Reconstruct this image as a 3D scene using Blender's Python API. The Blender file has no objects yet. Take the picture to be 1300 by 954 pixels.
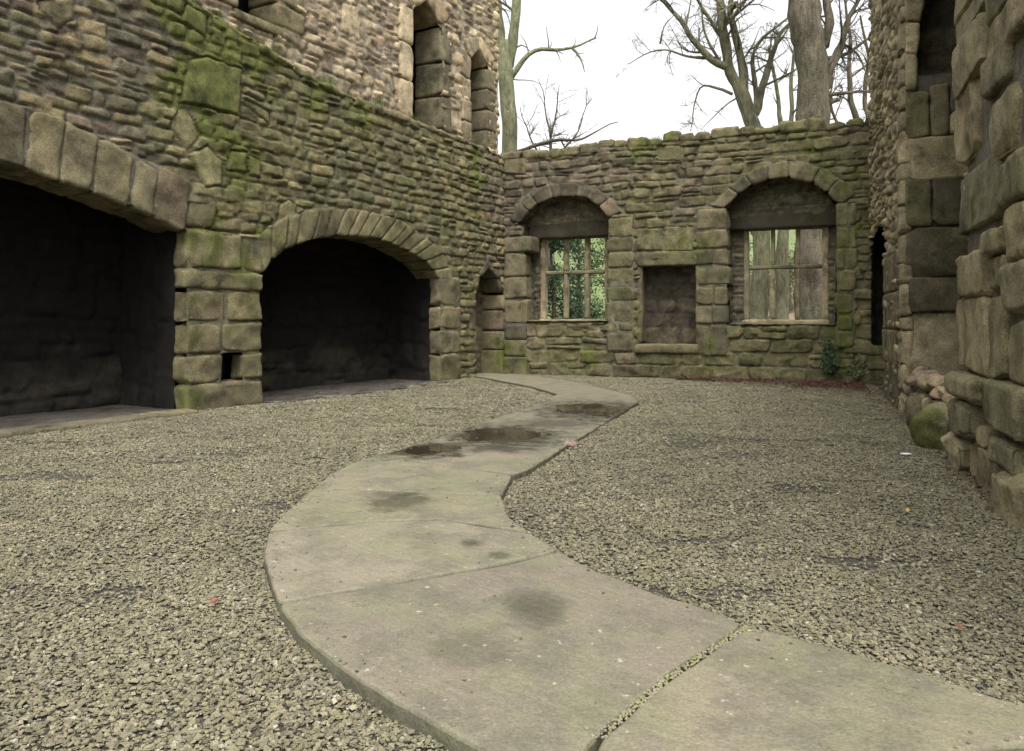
import bpy, math, random
import numpy as np
from mathutils import Vector
from mathutils.geometry import tessellate_polygon

# ------------------------------------------------------------------ camera, sky, sun, exposure
scene = bpy.context.scene
COL = scene.collection
FPX, CX, HY, EYE = 940.0, 650.0, 408.0, 1.2      # focal length / principal point in photo pixels, eye height in metres
cam_data = bpy.data.cameras.new("camera")
cam = bpy.data.objects.new("camera", cam_data); COL.objects.link(cam)
cam_data.sensor_width = 36.0
cam_data.lens = FPX / 1300.0 * 36.0
cam_data.shift_y = -(477.0 - HY) / 1300.0
cam_data.clip_start = 0.05; cam_data.clip_end = 3000.0
cam.location = (0, 0, EYE); cam.rotation_euler = (math.radians(90), 0, 0)
scene.camera = cam

SUN_EL, SUN_AZ = math.radians(64), math.radians(176)   # azimuth clockwise from +Y
world = bpy.data.worlds.new("World"); scene.world = world
world.use_nodes = True
wn, wl = world.node_tree.nodes, world.node_tree.links
bg = wn["Background"]
sky = wn.new("ShaderNodeTexSky"); sky.sky_type = 'NISHITA'; sky.sun_disc = False
sky.sun_elevation = SUN_EL; sky.sun_rotation = SUN_AZ
sky.air_density = 1.0; sky.dust_density = 6.0; sky.ozone_density = 0.6
hs_ = wn.new("ShaderNodeHueSaturation"); hs_.inputs["Saturation"].default_value = 0.06; hs_.inputs["Value"].default_value = 2.7
wl.new(sky.outputs[0], hs_.inputs["Color"]); wl.new(hs_.outputs[0], bg.inputs["Color"])
bg.inputs["Strength"].default_value = 0.15
sun_d = bpy.data.lights.new("sun", 'SUN'); sun_d.energy = 0.9; sun_d.angle = math.radians(25); sun_d.color = (1.0, 0.97, 0.92)
sun = bpy.data.objects.new("sun", sun_d); COL.objects.link(sun)
sun.rotation_euler = (math.radians(90) - SUN_EL, 0, math.radians(180) - SUN_AZ)
scene.view_settings.view_transform = 'Standard'; scene.view_settings.look = 'None'
scene.view_settings.gamma = 1.0; scene.view_settings.use_curve_mapping = False
scene.view_settings.exposure = -0.04
scene.cycles.max_bounces = 6; scene.cycles.diffuse_bounces = 3; scene.cycles.use_denoising = True

# ------------------------------------------------------------------ numpy helpers
def _h(ix, iy, iz, seed):
    n = (ix.astype(np.int64) * 73856093) ^ (iy.astype(np.int64) * 19349663) ^ (iz.astype(np.int64) * 83492791) ^ (seed * 2654435761 % 4294967291)
    n = (n & 0xffffffff)
    n = (n ^ (n >> 13)) * 1274126177 & 0xffffffff
    n = (n ^ (n >> 16)) * 2246822519 & 0xffffffff
    n = n ^ (n >> 15)
    return (n & 0xffffff) / float(0xffffff)

def vn(x, y, z, seed=0):
    """value noise, -1..1"""
    x, y, z = np.broadcast_arrays(np.asarray(x, float), np.asarray(y, float), np.asarray(z, float))
    ix, iy, iz = np.floor(x), np.floor(y), np.floor(z)
    fx, fy, fz = x - ix, y - iy, z - iz
    fx = fx * fx * (3 - 2 * fx); fy = fy * fy * (3 - 2 * fy); fz = fz * fz * (3 - 2 * fz)
    r = 0
    for a in (0, 1):
        for b in (0, 1):
            for c in (0, 1):
                w = (fx if a else 1 - fx) * (fy if b else 1 - fy) * (fz if c else 1 - fz)
                r = r + w * _h(ix + a, iy + b, iz + c, seed)
    return r * 2 - 1

def fbm(x, y, z, seed=0, octv=3):
    r, a, t = 0, 1.0, 0
    for i in range(octv):
        k = 2 ** i
        r = r + a * vn(x * k + 7.3 * i, y * k, z * k, seed + i); t += a; a *= 0.5
    return r / t

def sstep(a, b, x):
    t = np.clip((x - a) / (b - a), 0, 1); return t * t * (3 - 2 * t)

def poly_sdf(poly, U, V):
    """signed distance, negative inside"""
    P = np.asarray(poly, float); n = len(P)
    d = np.full(U.shape, 1e18); inside = np.zeros(U.shape, bool)
    for i in range(n):
        a, b = P[i], P[(i + 1) % n]
        ex, ey = b - a
        wx, wy = U - a[0], V - a[1]
        t = np.clip((wx * ex + wy * ey) / (ex * ex + ey * ey + 1e-12), 0, 1)
        d = np.minimum(d, (wx - ex * t) ** 2 + (wy - ey * t) ** 2)
        c = ((a[1] > V) != (b[1] > V)) & (U < (b[0] - a[0]) * (V - a[1]) / ((b[1] - a[1]) if b[1] != a[1] else 1e-12) + a[0])
        inside ^= c
    d = np.sqrt(d)
    return np.where(inside, -d, d)

class MB:
    """collects vertices, faces and colours, then links ONE mesh object"""
    def __init__(s): s.v, s.f4, s.f3, s.c, s.n = [], [], [], [], 0
    def add(s, v, f4=None, f3=None, col=(0.2, 0.2, 0.2)):
        v = np.asarray(v, float).reshape(-1, 3)
        c = np.asarray(col, float)
        if c.ndim == 1: c = np.tile(c, (len(v), 1))
        s.v.append(v); s.c.append(c.reshape(-1, 3))
        if f4 is not None and len(f4): s.f4.append(np.asarray(f4, np.int64).reshape(-1, 4) + s.n)
        if f3 is not None and len(f3): s.f3.append(np.asarray(f3, np.int64).reshape(-1, 3) + s.n)
        s.n += len(v)
    def build(s, name, mat, parent=None, smooth=True):
        V = np.concatenate(s.v); Cc = np.concatenate(s.c)
        q = parent
        while q is not None: V = V - np.array(q.location); q = q.parent
        q = np.concatenate(s.f4) if s.f4 else np.zeros((0, 4), np.int64)
        t = np.concatenate(s.f3) if s.f3 else np.zeros((0, 3), np.int64)
        me = bpy.data.meshes.new(name)
        me.vertices.add(len(V)); me.vertices.foreach_set("co", V.astype(np.float32).ravel())
        nl = q.size + t.size
        me.loops.add(nl); me.polygons.add(len(q) + len(t))
        me.loops.foreach_set("vertex_index", np.concatenate([q.ravel(), t.ravel()]).astype(np.int32))
        ls = np.concatenate([np.arange(len(q)) * 4, q.size + np.arange(len(t)) * 3]).astype(np.int32)
        me.polygons.foreach_set("loop_start", ls)
        me.polygons.foreach_set("use_smooth", np.full(len(q) + len(t), smooth))
        me.update(calc_edges=True); me.validate()
        a = me.color_attributes.new("col", 'FLOAT_COLOR', 'POINT')
        a.data.foreach_set("color", np.hstack([Cc, np.ones((len(Cc), 1))]).astype(np.float32).ravel())
        me.materials.append(mat)
        o = bpy.data.objects.new(name, me); COL.objects.link(o)
        if parent is not None: o.parent = parent
        return o

def thing(name, label, cat, loc=(0, 0, 0), group=None):
    o = bpy.data.objects.new(name, None); COL.objects.link(o)
    o.location = loc; o.empty_display_size = 0.2
    o["label"] = label; o["category"] = cat
    if group: o["group"] = group
    return o
def tag(o, label=None, cat=None, group=None, kind=None):
    if label: o["label"] = label
    if cat: o["category"] = cat
    if group: o["group"] = group
    if kind: o["kind"] = kind
    return o

# ------------------------------------------------------------------ wall frames
CAM = np.array([0, 0, EYE])
class Frame:
    def __init__(s, p0, d, flip=False):
        s.p0 = np.array([p0[0], p0[1], 0.0]); d = np.array([d[0], d[1], 0.0]); s.d = d / np.linalg.norm(d)
        n = np.array([s.d[1], -s.d[0], 0]); s.n = -n if flip else n; s.flip = flip
    def P(s, u, v, w):
        u, v, w = np.broadcast_arrays(np.asarray(u, float), np.asarray(v, float), np.asarray(w, float))
        return s.p0 + u[..., None] * s.d + v[..., None] * np.array([0, 0, 1.0]) + w[..., None] * s.n
    def px(s, x, y, w=0.0):
        r = np.array([(x - CX) / FPX, 1.0, (HY - y) / FPX])
        t = (w + s.n @ (s.p0 - CAM)) / (s.n @ r)
        X = CAM + r * t
        return np.array([(X - s.p0) @ s.d, X[2]])
    def pxs(s, L, w=0.0): return np.array([s.px(a, b, w) for a, b in L])
def gpx(x, y, z=0.0):
    t = (EYE - z) * FPX / (y - HY); return np.array([(x - CX) / FPX * t, t])

LW = Frame((-5.38, 7.78), (5.20, 9.02))                 # fireplace wall
FW = Frame((-0.18, 16.8), (7.06, -3.04))                # far wall with the two windows
RW = Frame((3.22, 4.66), (2.66, 6.97), flip=True)       # right wall
TW_OFF = -0.22                                          # upper storey set back behind the ledge

# ------------------------------------------------------------------ materials
def nodes(m): m.use_nodes = True; return m.node_tree.nodes, m.node_tree.links
def stone_mat(name, f1=6.0, f2=45.0, bump=0.6, rough=0.88, speck=0.35, contrast=0.5, dist=0.01, blotch=0.0, stretch=1.0):
    m = bpy.data.materials.new(name); n, l = nodes(m); b = n["Principled BSDF"]
    at = n.new("ShaderNodeAttribute"); at.attribute_name = "col"
    tc = n.new("ShaderNodeTexCoord"); geo = n.new("ShaderNodeNewGeometry")
    src = geo.outputs["Position"]
    if stretch != 1.0:
        vs0 = n.new("ShaderNodeVectorMath"); vs0.operation = 'MULTIPLY'; vs0.inputs[1].default_value = (1, 1, stretch); l.new(src, vs0.inputs[0]); src = vs0.outputs[0]
    def noise(sc, det, ro=0.6):
        t = n.new("ShaderNodeTexNoise"); t.inputs["Scale"].default_value = sc; t.inputs["Detail"].default_value = det
        t.inputs["Roughness"].default_value = ro; l.new(src, t.inputs["Vector"]); return t
    n1, n2, n3 = noise(f1, 5), noise(f2, 4, 0.7), noise(f2 * 4, 2)
    mr = n.new("ShaderNodeMapRange"); mr.inputs["From Min"].default_value = 0.3; mr.inputs["From Max"].default_value = 0.7
    mr.inputs["To Min"].default_value = 1 - contrast * 0.55; mr.inputs["To Max"].default_value = 1 + contrast * 0.55
    l.new(n1.outputs["Fac"], mr.inputs["Value"])
    mr2 = n.new("ShaderNodeMapRange"); mr2.inputs["From Min"].default_value = 0.3; mr2.inputs["From Max"].default_value = 0.7
    mr2.inputs["To Min"].default_value = 1 - speck; mr2.inputs["To Max"].default_value = 1 + speck
    l.new(n2.outputs["Fac"], mr2.inputs["Value"])
    mul = n.new("ShaderNodeMath"); mul.operation = 'MULTIPLY'; l.new(mr.outputs[0], mul.inputs[0]); l.new(mr2.outputs[0], mul.inputs[1])
    vm = n.new("ShaderNodeVectorMath"); vm.operation = 'SCALE'; l.new(at.outputs["Color"], vm.inputs[0]); l.new(mul.outputs[0], vm.inputs["Scale"])
    n4 = noise(f1 * .55, 8, .72); n5 = noise(f1 * 2.3, 6, .7)
    def ramp(src_, a, b_, hi):
        t = n.new("ShaderNodeMapRange"); t.inputs["From Min"].default_value = a; t.inputs["From Max"].default_value = b_; t.inputs["To Max"].default_value = hi; l.new(src_.outputs["Fac"], t.inputs["Value"]); return t.outputs[0]
    def mixc(fac, A, B):
        t = n.new("ShaderNodeMix"); t.data_type = 'RGBA'; l.new(fac, t.inputs[0]); l.new(A, t.inputs[6]); t.inputs[7].default_value = B + (1,); return t.outputs[2]
    cc = vm.outputs[0]
    if blotch:
        dkn = n.new("ShaderNodeVectorMath"); dkn.operation = 'SCALE'; dkn.inputs["Scale"].default_value = .45; l.new(cc, dkn.inputs[0])
        t = n.new("ShaderNodeMix"); t.data_type = 'RGBA'; l.new(ramp(n4, .50, .66, .85 * blotch), t.inputs[0]); l.new(cc, t.inputs[6]); l.new(dkn.outputs[0], t.inputs[7]); cc = t.outputs[2]
        ltn = n.new("ShaderNodeVectorMath"); ltn.operation = 'SCALE'; ltn.inputs["Scale"].default_value = 1.5; l.new(cc, ltn.inputs[0])
        t = n.new("ShaderNodeMix"); t.data_type = 'RGBA'; l.new(ramp(n5, .58, .72, .7 * blotch), t.inputs[0]); l.new(cc, t.inputs[6]); l.new(ltn.outputs[0], t.inputs[7]); cc = t.outputs[2]
    l.new(cc, b.inputs["Base Color"])
    b.inputs["Roughness"].default_value = rough
    if "Specular IOR Level" in b.inputs: b.inputs["Specular IOR Level"].default_value = 0.25
    ad = n.new("ShaderNodeMath"); ad.operation = 'MULTIPLY_ADD'; l.new(n2.outputs["Fac"], ad.inputs[0]); ad.inputs[1].default_value = 0.6; l.new(n3.outputs["Fac"], ad.inputs[2])
    ad2 = n.new("ShaderNodeMath"); ad2.operation = 'MULTIPLY_ADD'; l.new(n1.outputs["Fac"], ad2.inputs[0]); ad2.inputs[1].default_value = 1.2; l.new(ad.outputs[0], ad2.inputs[2])
    bp = n.new("ShaderNodeBump"); bp.inputs["Strength"].default_value = bump; bp.inputs["Distance"].default_value = dist
    l.new(ad2.outputs[0], bp.inputs["Height"]); l.new(bp.outputs[0], b.inputs["Normal"])
    return m
M_STONE = stone_mat("weathered_gritstone", f2=60, contrast=.7, speck=.45, blotch=1.25, bump=.8, dist=.014)
M_ASHLAR = stone_mat("dressed_gritstone", 4.5, 62.0, 1.0, 0.88, 0.45, 0.7, 0.014, blotch=1.25)
M_GRAVEL = stone_mat("gravel_chip", 1.2, 150.0, 0.2, 0.8, 0.2, 0.3, 0.003)
M_BARK = stone_mat("bark", 2.5, 14.0, 1.0, 0.9, 0.5, 0.6, 0.07, blotch=1.0, stretch=.28)
M_WOOD = stone_mat("old_timber", 3.0, 40.0, 0.5, 0.9, 0.3, 0.4, 0.01)
def leaf_mat(name, trans=0.25):
    m = bpy.data.materials.new(name); n, l = nodes(m); b = n["Principled BSDF"]
    at = n.new("ShaderNodeAttribute"); at.attribute_name = "col"
    l.new(at.outputs["Color"], b.inputs["Base Color"]); b.inputs["Roughness"].default_value = 0.6
    tr = n.new("ShaderNodeBsdfTranslucent"); l.new(at.outputs["Color"], tr.inputs["Color"])
    mx = n.new("ShaderNodeMixShader"); mx.inputs[0].default_value = trans
    l.new(b.outputs[0], mx.inputs[1]); l.new(tr.outputs[0], mx.inputs[2]); l.new(mx.outputs[0], n["Material Output"].inputs["Surface"])
    return m
M_LEAF = leaf_mat("leaf")

# ------------------------------------------------------------------ colour palettes (base colours, linear)
PAL = {
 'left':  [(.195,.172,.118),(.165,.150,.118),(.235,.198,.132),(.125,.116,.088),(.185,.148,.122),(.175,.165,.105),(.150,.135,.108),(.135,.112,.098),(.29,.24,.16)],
 'dark':  [(.150,.130,.098),(.120,.106,.082),(.170,.142,.108),(.105,.092,.075),(.140,.120,.095)],
 'ash':   [(.210,.190,.130),(.180,.165,.115),(.230,.203,.138),(.165,.150,.110),(.200,.170,.125)],
 'ashd':  [(.175,.158,.112),(.150,.135,.098),(.195,.172,.120),(.130,.120,.092)],
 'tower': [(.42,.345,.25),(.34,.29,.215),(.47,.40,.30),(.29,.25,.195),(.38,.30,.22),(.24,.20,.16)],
 'right': [(.40,.352,.258),(.325,.292,.215),(.45,.388,.285),(.28,.256,.194)],
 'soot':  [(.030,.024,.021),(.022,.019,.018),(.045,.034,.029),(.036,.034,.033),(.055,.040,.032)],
 'soot_shade': [(.036,.030,.024),(.026,.022,.018),(.048,.040,.031),(.034,.024,.019)],  # soot in the hearths; elsewhere a dark colour standing for shade
 'gray':  [(.160,.152,.128),(.125,.120,.102),(.185,.170,.138)],
}
MORT = {'left': (.165,.150,.115), 'dark': (.150,.135,.105), 'tower': (.31,.26,.195), 'right': (.19,.17,.13), 'soot': (.030,.026,.024), 'soot_shade': (.045,.038,.032),
        'ash': (.17,.155,.12), 'ashd': (.12,.11,.085), 'gray': (.12,.118,.105)}
MOSS = np.array([.140, .155, .036]); ALGAE = np.array([.165, .168, .050])
def pal(name, r):
    p = np.array(PAL[name]); r = np.asarray(r)
    i = (r * 997.0 % 1.0 * len(p)).astype(int) % len(p)
    k = 0.85 + 0.3 * ((r * 613.0) % 1.0)
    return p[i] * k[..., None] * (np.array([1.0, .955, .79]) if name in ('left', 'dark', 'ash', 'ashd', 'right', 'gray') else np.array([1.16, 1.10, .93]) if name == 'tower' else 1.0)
def stain(col, P, moss=0.0, algae=0.25, seed=5):
    """moss and algae growing on the stone (its own colour)"""
    x, y, z = P[..., 0], P[..., 1], P[..., 2]
    a = sstep(0.0, 0.7, fbm(x * .8, y * .8, z * .8, seed, 3) + (np.asarray(algae) - 0.25) * 1.6)[..., None] * 0.55
    col = col * (1 - a) + (col * 0.35 + ALGAE * 0.65) * a
    m = sstep(0.05, 0.5, fbm(x * 4, y * 4, z * 4, seed + 9, 4) * 1.1 + np.asarray(moss) * 1.3 - 0.32)[..., None] * 0.85
    return col * (1 - m) + MOSS * m * (0.8 + 0.4 * fbm(x * 9, y * 9, z * 9, seed + 3, 2))[..., None]

MOSSY = []          # (world point, radius, strength) where the photograph shows moss
def add_moss(F, x, y, r, s, w=0.0):
    u, v = F.px(x, y, w); MOSSY.append((F.P(u, v, w), r, s))
def mossat(P):
    m = np.zeros(P.shape[:-1])
    for c, r, s in MOSSY:
        m = np.maximum(m, s * np.exp(-(((P - c) ** 2).sum(-1)) / (r * r)))
    return m
for x, y, r, s in ((262, 115, .6, .85), (285, 60, .55, .8), (300, 200, .5, .7), (340, 60, .5, .75), (240, 10, .6, .9), (275, 30, .5, 1.0), (318, 62, .5, .9), (400, 120, .4, .45), (460, 150, .4, .4), (265, 300, .6, .35), (300, 330, .8, .25), (240, 500, .3, .5), (600, 210, .6, .35)):
    add_moss(LW, x, y, r * 1.1, s * 1.25)
for x, y, r, s in ((640, 445, .5, .5), (740, 458, .35, .7), (875, 300, .6, .35), (830, 185, .5, .5), (1095, 190, .7, .5), (1080, 420, .6, .55), (1075, 300, .5, .35), (1090, 460, .5, .45), (960, 350, .3, .3), (700, 190, .4, .3), (900, 440, .6, .3)):
    add_moss(FW, x, y, r, s)
for x, y, r, s in ((1235, 520, .3, .5), (1290, 500, .35, .6), (1250, 230, .4, .35), (1270, 60, .5, .3)):
    add_moss(RW, x, y, r, s)

# ------------------------------------------------------------------ masonry generators
def coursed(u0, u1, v0, v1, hr, wr, rng, split=0.25, merge=0.0):
    out = []; v = v0
    while v < v1:
        h = rng.uniform(*hr); u = u0 - rng.uniform(0, wr[1])
        while u < u1:
            w = rng.uniform(*wr) * (0.75 + 0.5 * h / hr[1])
            r = rng.random()
            if r < split and h > hr[0] * 1.15:
                k = rng.uniform(.35, .65)
                out.append((u, v, w, h * k)); out.append((u, v + h * k, w, h * (1 - k)))
            elif r < split + 0.12:
                w *= 1.45; out.append((u, v, w, h))
            elif r < split + 0.2:
                w *= 0.55; out.append((u, v, w, h))
            else: out.append((u, v, w, h))
            u += w
        v += h
    return out

def patchy(u0, u1, v0, v1, hr, wr, rng, split, pu=(1.0, 2.0), pv=(.7, 1.3)):
    """rubble laid in lifts: the courses do not run through from one patch to the next"""
    out = []; u = u0
    while u < u1:
        w = rng.uniform(*pu); v = v0 - rng.uniform(0, .3)
        while v < v1:
            h = rng.uniform(*pv); out += [(a, b, c, d) for (a, b, c, d) in coursed(u, u + w, v, v + h - hr[0] * .4, hr, wr, rng, split) if a > u - c * .5]; v += h
        u += w
    return out

def masonry(mb, mapfn, ur, vr, res, rects, palname, seed, gap=.008, hs=(.025, .06), edge=.035, warp=.035, feats=(), holes=(), low=(), keep=None,
            flip=False, algae=.25, mossk=1.0, featpal=None, rough=.006, soot=None, mort=None, top=None, lowz=.028, hgrow=.035):
    rs = np.random.RandomState(seed)
    nu, nv = max(2, int(round((ur[1] - ur[0]) / res[0])) + 1), max(2, int(round((vr[1] - vr[0]) / res[1])) + 1)
    us, vs = np.linspace(ur[0], ur[1], nu), np.linspace(vr[0], vr[1], nv)
    U, V = np.meshgrid(us, vs, indexing='ij')
    du, dv = us[1] - us[0], vs[1] - vs[0]
    wu = U + warp * vn(U * 2.1, V * 2.6, 0 * U, seed) + .012 * vn(U * 11, V * 13, 0 * U + 3, seed + 1)
    wu = wu + .005 * vn(U * 31, V * 37, 0 * U + 8, seed + 12)
    wv = .005 * vn(U * 29, V * 35, 0 * U + 2, seed + 13) + V + warp * 1.1 * vn(U * 1.1, V * 1.6, 0 * U + 9, seed + 2) + .010 * vn(U * 10, V * 15, 0 * U + 5, seed + 3)
    Z = -.006 + .008 * fbm(U * 9, V * 9, 0 * U, seed + 4)
    R = np.zeros_like(Z); isst = np.zeros_like(Z); isf = np.zeros(Z.shape, bool)
    mg = warp * 1.4 + .04
    for (u, v, w, h) in rects:
        i0, i1 = int((u - mg - ur[0]) / du), int((u + w + mg - ur[0]) / du) + 2
        j0, j1 = int((v - mg - vr[0]) / dv), int((v + h + mg - vr[0]) / dv) + 2
        i0, j0 = max(i0, 0), max(j0, 0)
        if i0 >= nu or j0 >= nv or i1 <= 0 or j1 <= 0: continue
        sl = (slice(i0, i1), slice(j0, j1))
        x, y = wu[sl] - (u + w / 2), wv[sl] - (v + h / 2)
        a = rs.uniform(-.07, .07); x, y = x * math.cos(a) - y * math.sin(a), x * math.sin(a) + y * math.cos(a)
        g = gap * rs.uniform(.5, 1.8); hw, hh = w / 2 - g * 1.7, h / 2 - g
        y = y + rs.uniform(-.10, .10) * x * (h / max(w, h)); x = x + rs.uniform(-.2, .2) * y
        r = min(hw, hh) * rs.uniform(.25, .8)
        qx, qy = np.abs(x) - (hw - r), np.abs(y) - (hh - r)
        s = -(np.hypot(np.maximum(qx, 0), np.maximum(qy, 0)) + np.minimum(np.maximum(qx, qy), 0) - r)
        H = rs.uniform(*hs) * (min(1, .5 + h / .16)); e = min(edge, min(hw, hh)) * rs.uniform(.6, 1.2)
        t = np.clip(s / e, 0, 1)
        fc = .014
        for _k in range(4): fc = np.minimum(fc, rs.uniform(-.16, .16) * x + rs.uniform(-.30, .26) * y + rs.uniform(.004, .018))
        z = -.010 + (H + np.maximum(fc, -.35 * H)) * (1 - (1 - t) ** 2.6)
        sel = (s > 0) & (z > Z[sl])
        Z[sl] = np.where(sel, z, Z[sl]); R[sl] = np.where(sel, rs.random_sample(), R[sl]); isst[sl] = np.where(sel, sstep(0, .25, t), isst[sl])
    for poly in feats:
        s = -poly_sdf(poly, U + .012 * vn(U * 9, V * 9, 0 * U, seed + 7), V + .012 * vn(U * 9, V * 9, 4 + 0 * U, seed + 8)) - gap
        H = rs.uniform(*hs) * 1.15; t = np.clip(s / (edge * 1.2), 0, 1)
        near = s > -gap * 1.5
        z = -.012 + H * (1 - (1 - t) ** 2.4)
        Z = np.where(near, z, Z); R = np.where(near, rs.random_sample(), R); isst = np.where(near, sstep(0, .25, t), isst); isf |= s > 0
    Z = Z + isst * (rough * fbm(U * 14, V * 14, 0 * U, seed + 5, 3) + .010 * vn(U * 5, V * 6, 0 * U, seed + 6))
    for poly in low:
        sd = poly_sdf(poly, U, V); Z = np.where(sd < -.01, lowz + .006 * fbm(U * 20, V * 20, 0 * U, seed + 11), Z); isst = np.where(sd < -.01, 0, isst)
    ok = np.ones(Z.shape, bool)
    for poly in holes: ok &= poly_sdf(poly, U, V) > hgrow
    if top is not None: ok &= V <= top(U)
    P = mapfn(U, V, Z)
    C = pal(palname, R)
    if featpal is not None: C = np.where(isf[..., None], pal(featpal, R), C)
    mc = np.array(mort if mort is not None else MORT[palname]); algae = algae(U, V) if callable(algae) else algae; C = C * isst[..., None] + mc * (1 - isst[..., None])
    x, y, z = P[..., 0], P[..., 1], P[..., 2]
    C = C * (1 + .22 * fbm(x * 2.2, y * 2.2, z * 2.2, seed + 20, 3))[..., None]
    if mossk > 0 or algae > 0: C = stain(C, P, mossat(P) * mossk, algae, 5)
    if soot is not None:
        k = soot(U, V)[..., None]; C = C * (1 - k) + np.array([.009, .007, .006]) * k
    idx = np.arange(nu * nv).reshape(nu, nv)
    F4 = np.stack([idx[:-1, :-1], idx[1:, :-1], idx[1:, 1:], idx[:-1, 1:]], -1)
    okf = ok[:-1, :-1] & ok[1:, :-1] & ok[1:, 1:] & ok[:-1, 1:]
    F4 = F4[okf]
    if flip: F4 = F4[:, ::-1]
    used = np.zeros(nu * nv, bool); used[F4.ravel()] = True
    mp = np.cumsum(used) - 1
    mb.add(P.reshape(-1, 3)[used], mp[F4], None, C.reshape(-1, 3)[used])

def planemap(F, w=0.0): return lambda U, V, Z: F.P(U, V, w + Z)

def stripmap(F, path, w0, sgn=1):
    """(s along the path, t depth) -> reveal / soffit surface; Z rises into the opening"""
    path = np.asarray(path, float); seg = np.diff(path, axis=0); L = np.hypot(seg[:, 0], seg[:, 1]); S = np.concatenate([[0], np.cumsum(L)])
    nrm = np.stack([seg[:, 1], -seg[:, 0]], 1) / L[:, None] * sgn
    vn_ = np.concatenate([nrm[:1], (nrm[:-1] + nrm[1:]) / 2, nrm[-1:]]); vn_ /= np.linalg.norm(vn_, axis=1)[:, None]
    def f(U, V, Z):
        u = np.interp(U, S, path[:, 0]) + Z * np.interp(U, S, vn_[:, 0]); v = np.interp(U, S, path[:, 1]) + Z * np.interp(U, S, vn_[:, 1])
        return F.P(u, v, w0 - V)
    f.length = S[-1]; return f

_lat = {}
def lattice(n):
    if n in _lat: return _lat[n]
    pts, quads, ids = [], [], {}
    def vid(p):
        if p not in ids: ids[p] = len(pts); pts.append(p)
        return ids[p]
    for ax in range(3):
        a, b = [(1, 2), (2, 0), (0, 1)][ax]
        for side in (0, n[ax]):
            for i in range(n[a]):
                for j in range(n[b]):
                    q = []
                    for di, dj in ((0, 0), (1, 0), (1, 1), (0, 1)):
                        p = [0, 0, 0]; p[ax] = side; p[a] = i + di; p[b] = j + dj; q.append(vid(tuple(p)))
                    quads.append(q if side else q[::-1])
    _lat[n] = (np.array(pts, float), np.array(quads)); return _lat[n]

def block(mb, F, quad, w0, w1, rs, palname='ash', r=.035, res=.05, amp=.010, algae=.25, mossk=1.0, gap=.006, col=None, soot=0.0, tilt=.006, chips=5, chipk=.8):
    """a dressed stone: quad = 4 (u,v) corners (bl, br, tr, tl), front at w0, back at w1; rounded, worn, uneven"""
    Q = np.asarray(quad, float)
    c = Q.mean(0); a = (np.linalg.norm(Q[1] - Q[0]) + np.linalg.norm(Q[2] - Q[3])) / 4; b = (np.linalg.norm(Q[3] - Q[0]) + np.linalg.norm(Q[2] - Q[1])) / 4
    gap = gap * .6; r = r * .75
    a, b = max(a - gap, .008), max(b - gap, .008); d = (w0 - w1) / 2
    dm = np.array([a, b, d]); r = min(r * rs.uniform(.7, 1.3), dm.min() * .9)
    n = tuple(int(np.clip(math.ceil(2 * k / res), 3, 26)) for k in dm)
    L, quads = lattice(n)
    T = L / np.array(n) * 2 - 1
    T = np.sin(T * math.pi / 2 * .86) / math.sin(math.pi / 2 * .86) * .6 + T * .4
    p = T * dm; inner = np.clip(p, -(dm - r), dm - r); dv_ = p - inner; ln = np.linalg.norm(dv_, axis=1); ln[ln < 1e-9] = 1
    nn = dv_ / ln[:, None]; p = inner + nn * r
    for _ in range(chips):
        nk = rs.normal(size=3) * np.array([1, 1, .8]); nk[2] = abs(nk[2]) * .5; nk /= np.linalg.norm(nk)
        hk = (dm * np.abs(nk)).sum() - r * .5 - min(min(dm[:2]) * rs.uniform(.05, .30) * chipk, .07); ov = np.maximum(p @ nk - hk, 0)[:, None]; p = p - ov * nk
    s, t = (p[:, 0] / (2 * (a + gap)) + .5)[:, None], (p[:, 1] / (2 * (b + gap)) + .5)[:, None]
    uv = (1 - s) * (1 - t) * Q[0] + s * (1 - t) * Q[1] + s * t * Q[2] + (1 - s) * t * Q[3]
    w = (w0 + w1) / 2 + p[:, 2] + rs.uniform(-tilt, tilt) + p[:, 0] / a * rs.uniform(-tilt, tilt) + p[:, 1] / b * rs.uniform(-tilt, tilt)
    N = nn[:, 0:1] * F.d + nn[:, 1:2] * np.array([0, 0, 1.0]) + nn[:, 2:3] * F.n
    P = F.P(uv[:, 0], uv[:, 1], w)
    k = amp * (1.6 * fbm(P[:, 0] * 4, P[:, 1] * 4, P[:, 2] * 4, 31, 2) + .8 * fbm(P[:, 0] * 14, P[:, 1] * 14, P[:, 2] * 14, 32, 2))
    edge = 1 - np.abs(nn).max(1)
    k = k - edge * amp * 1.5 * (1 + vn(P[:, 0] * 9, P[:, 1] * 9, P[:, 2] * 9, 33))
    P = P + N * k[:, None]
    C = np.array(col) if col is not None else pal(palname, np.array(rs.random_sample()))
    C = np.tile(C, (len(P), 1)) * (1 + .25 * fbm(P[:, 0] * 3, P[:, 1] * 3, P[:, 2] * 3, 41, 3))[:, None]
    C = stain(C, P, mossat(P) * mossk, algae, 5)
    if soot: C = C * (1 - soot) + np.array([.03, .026, .024]) * soot
    mb.add(P, quads[:, ::-1] if F.flip else quads, None, C)

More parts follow.
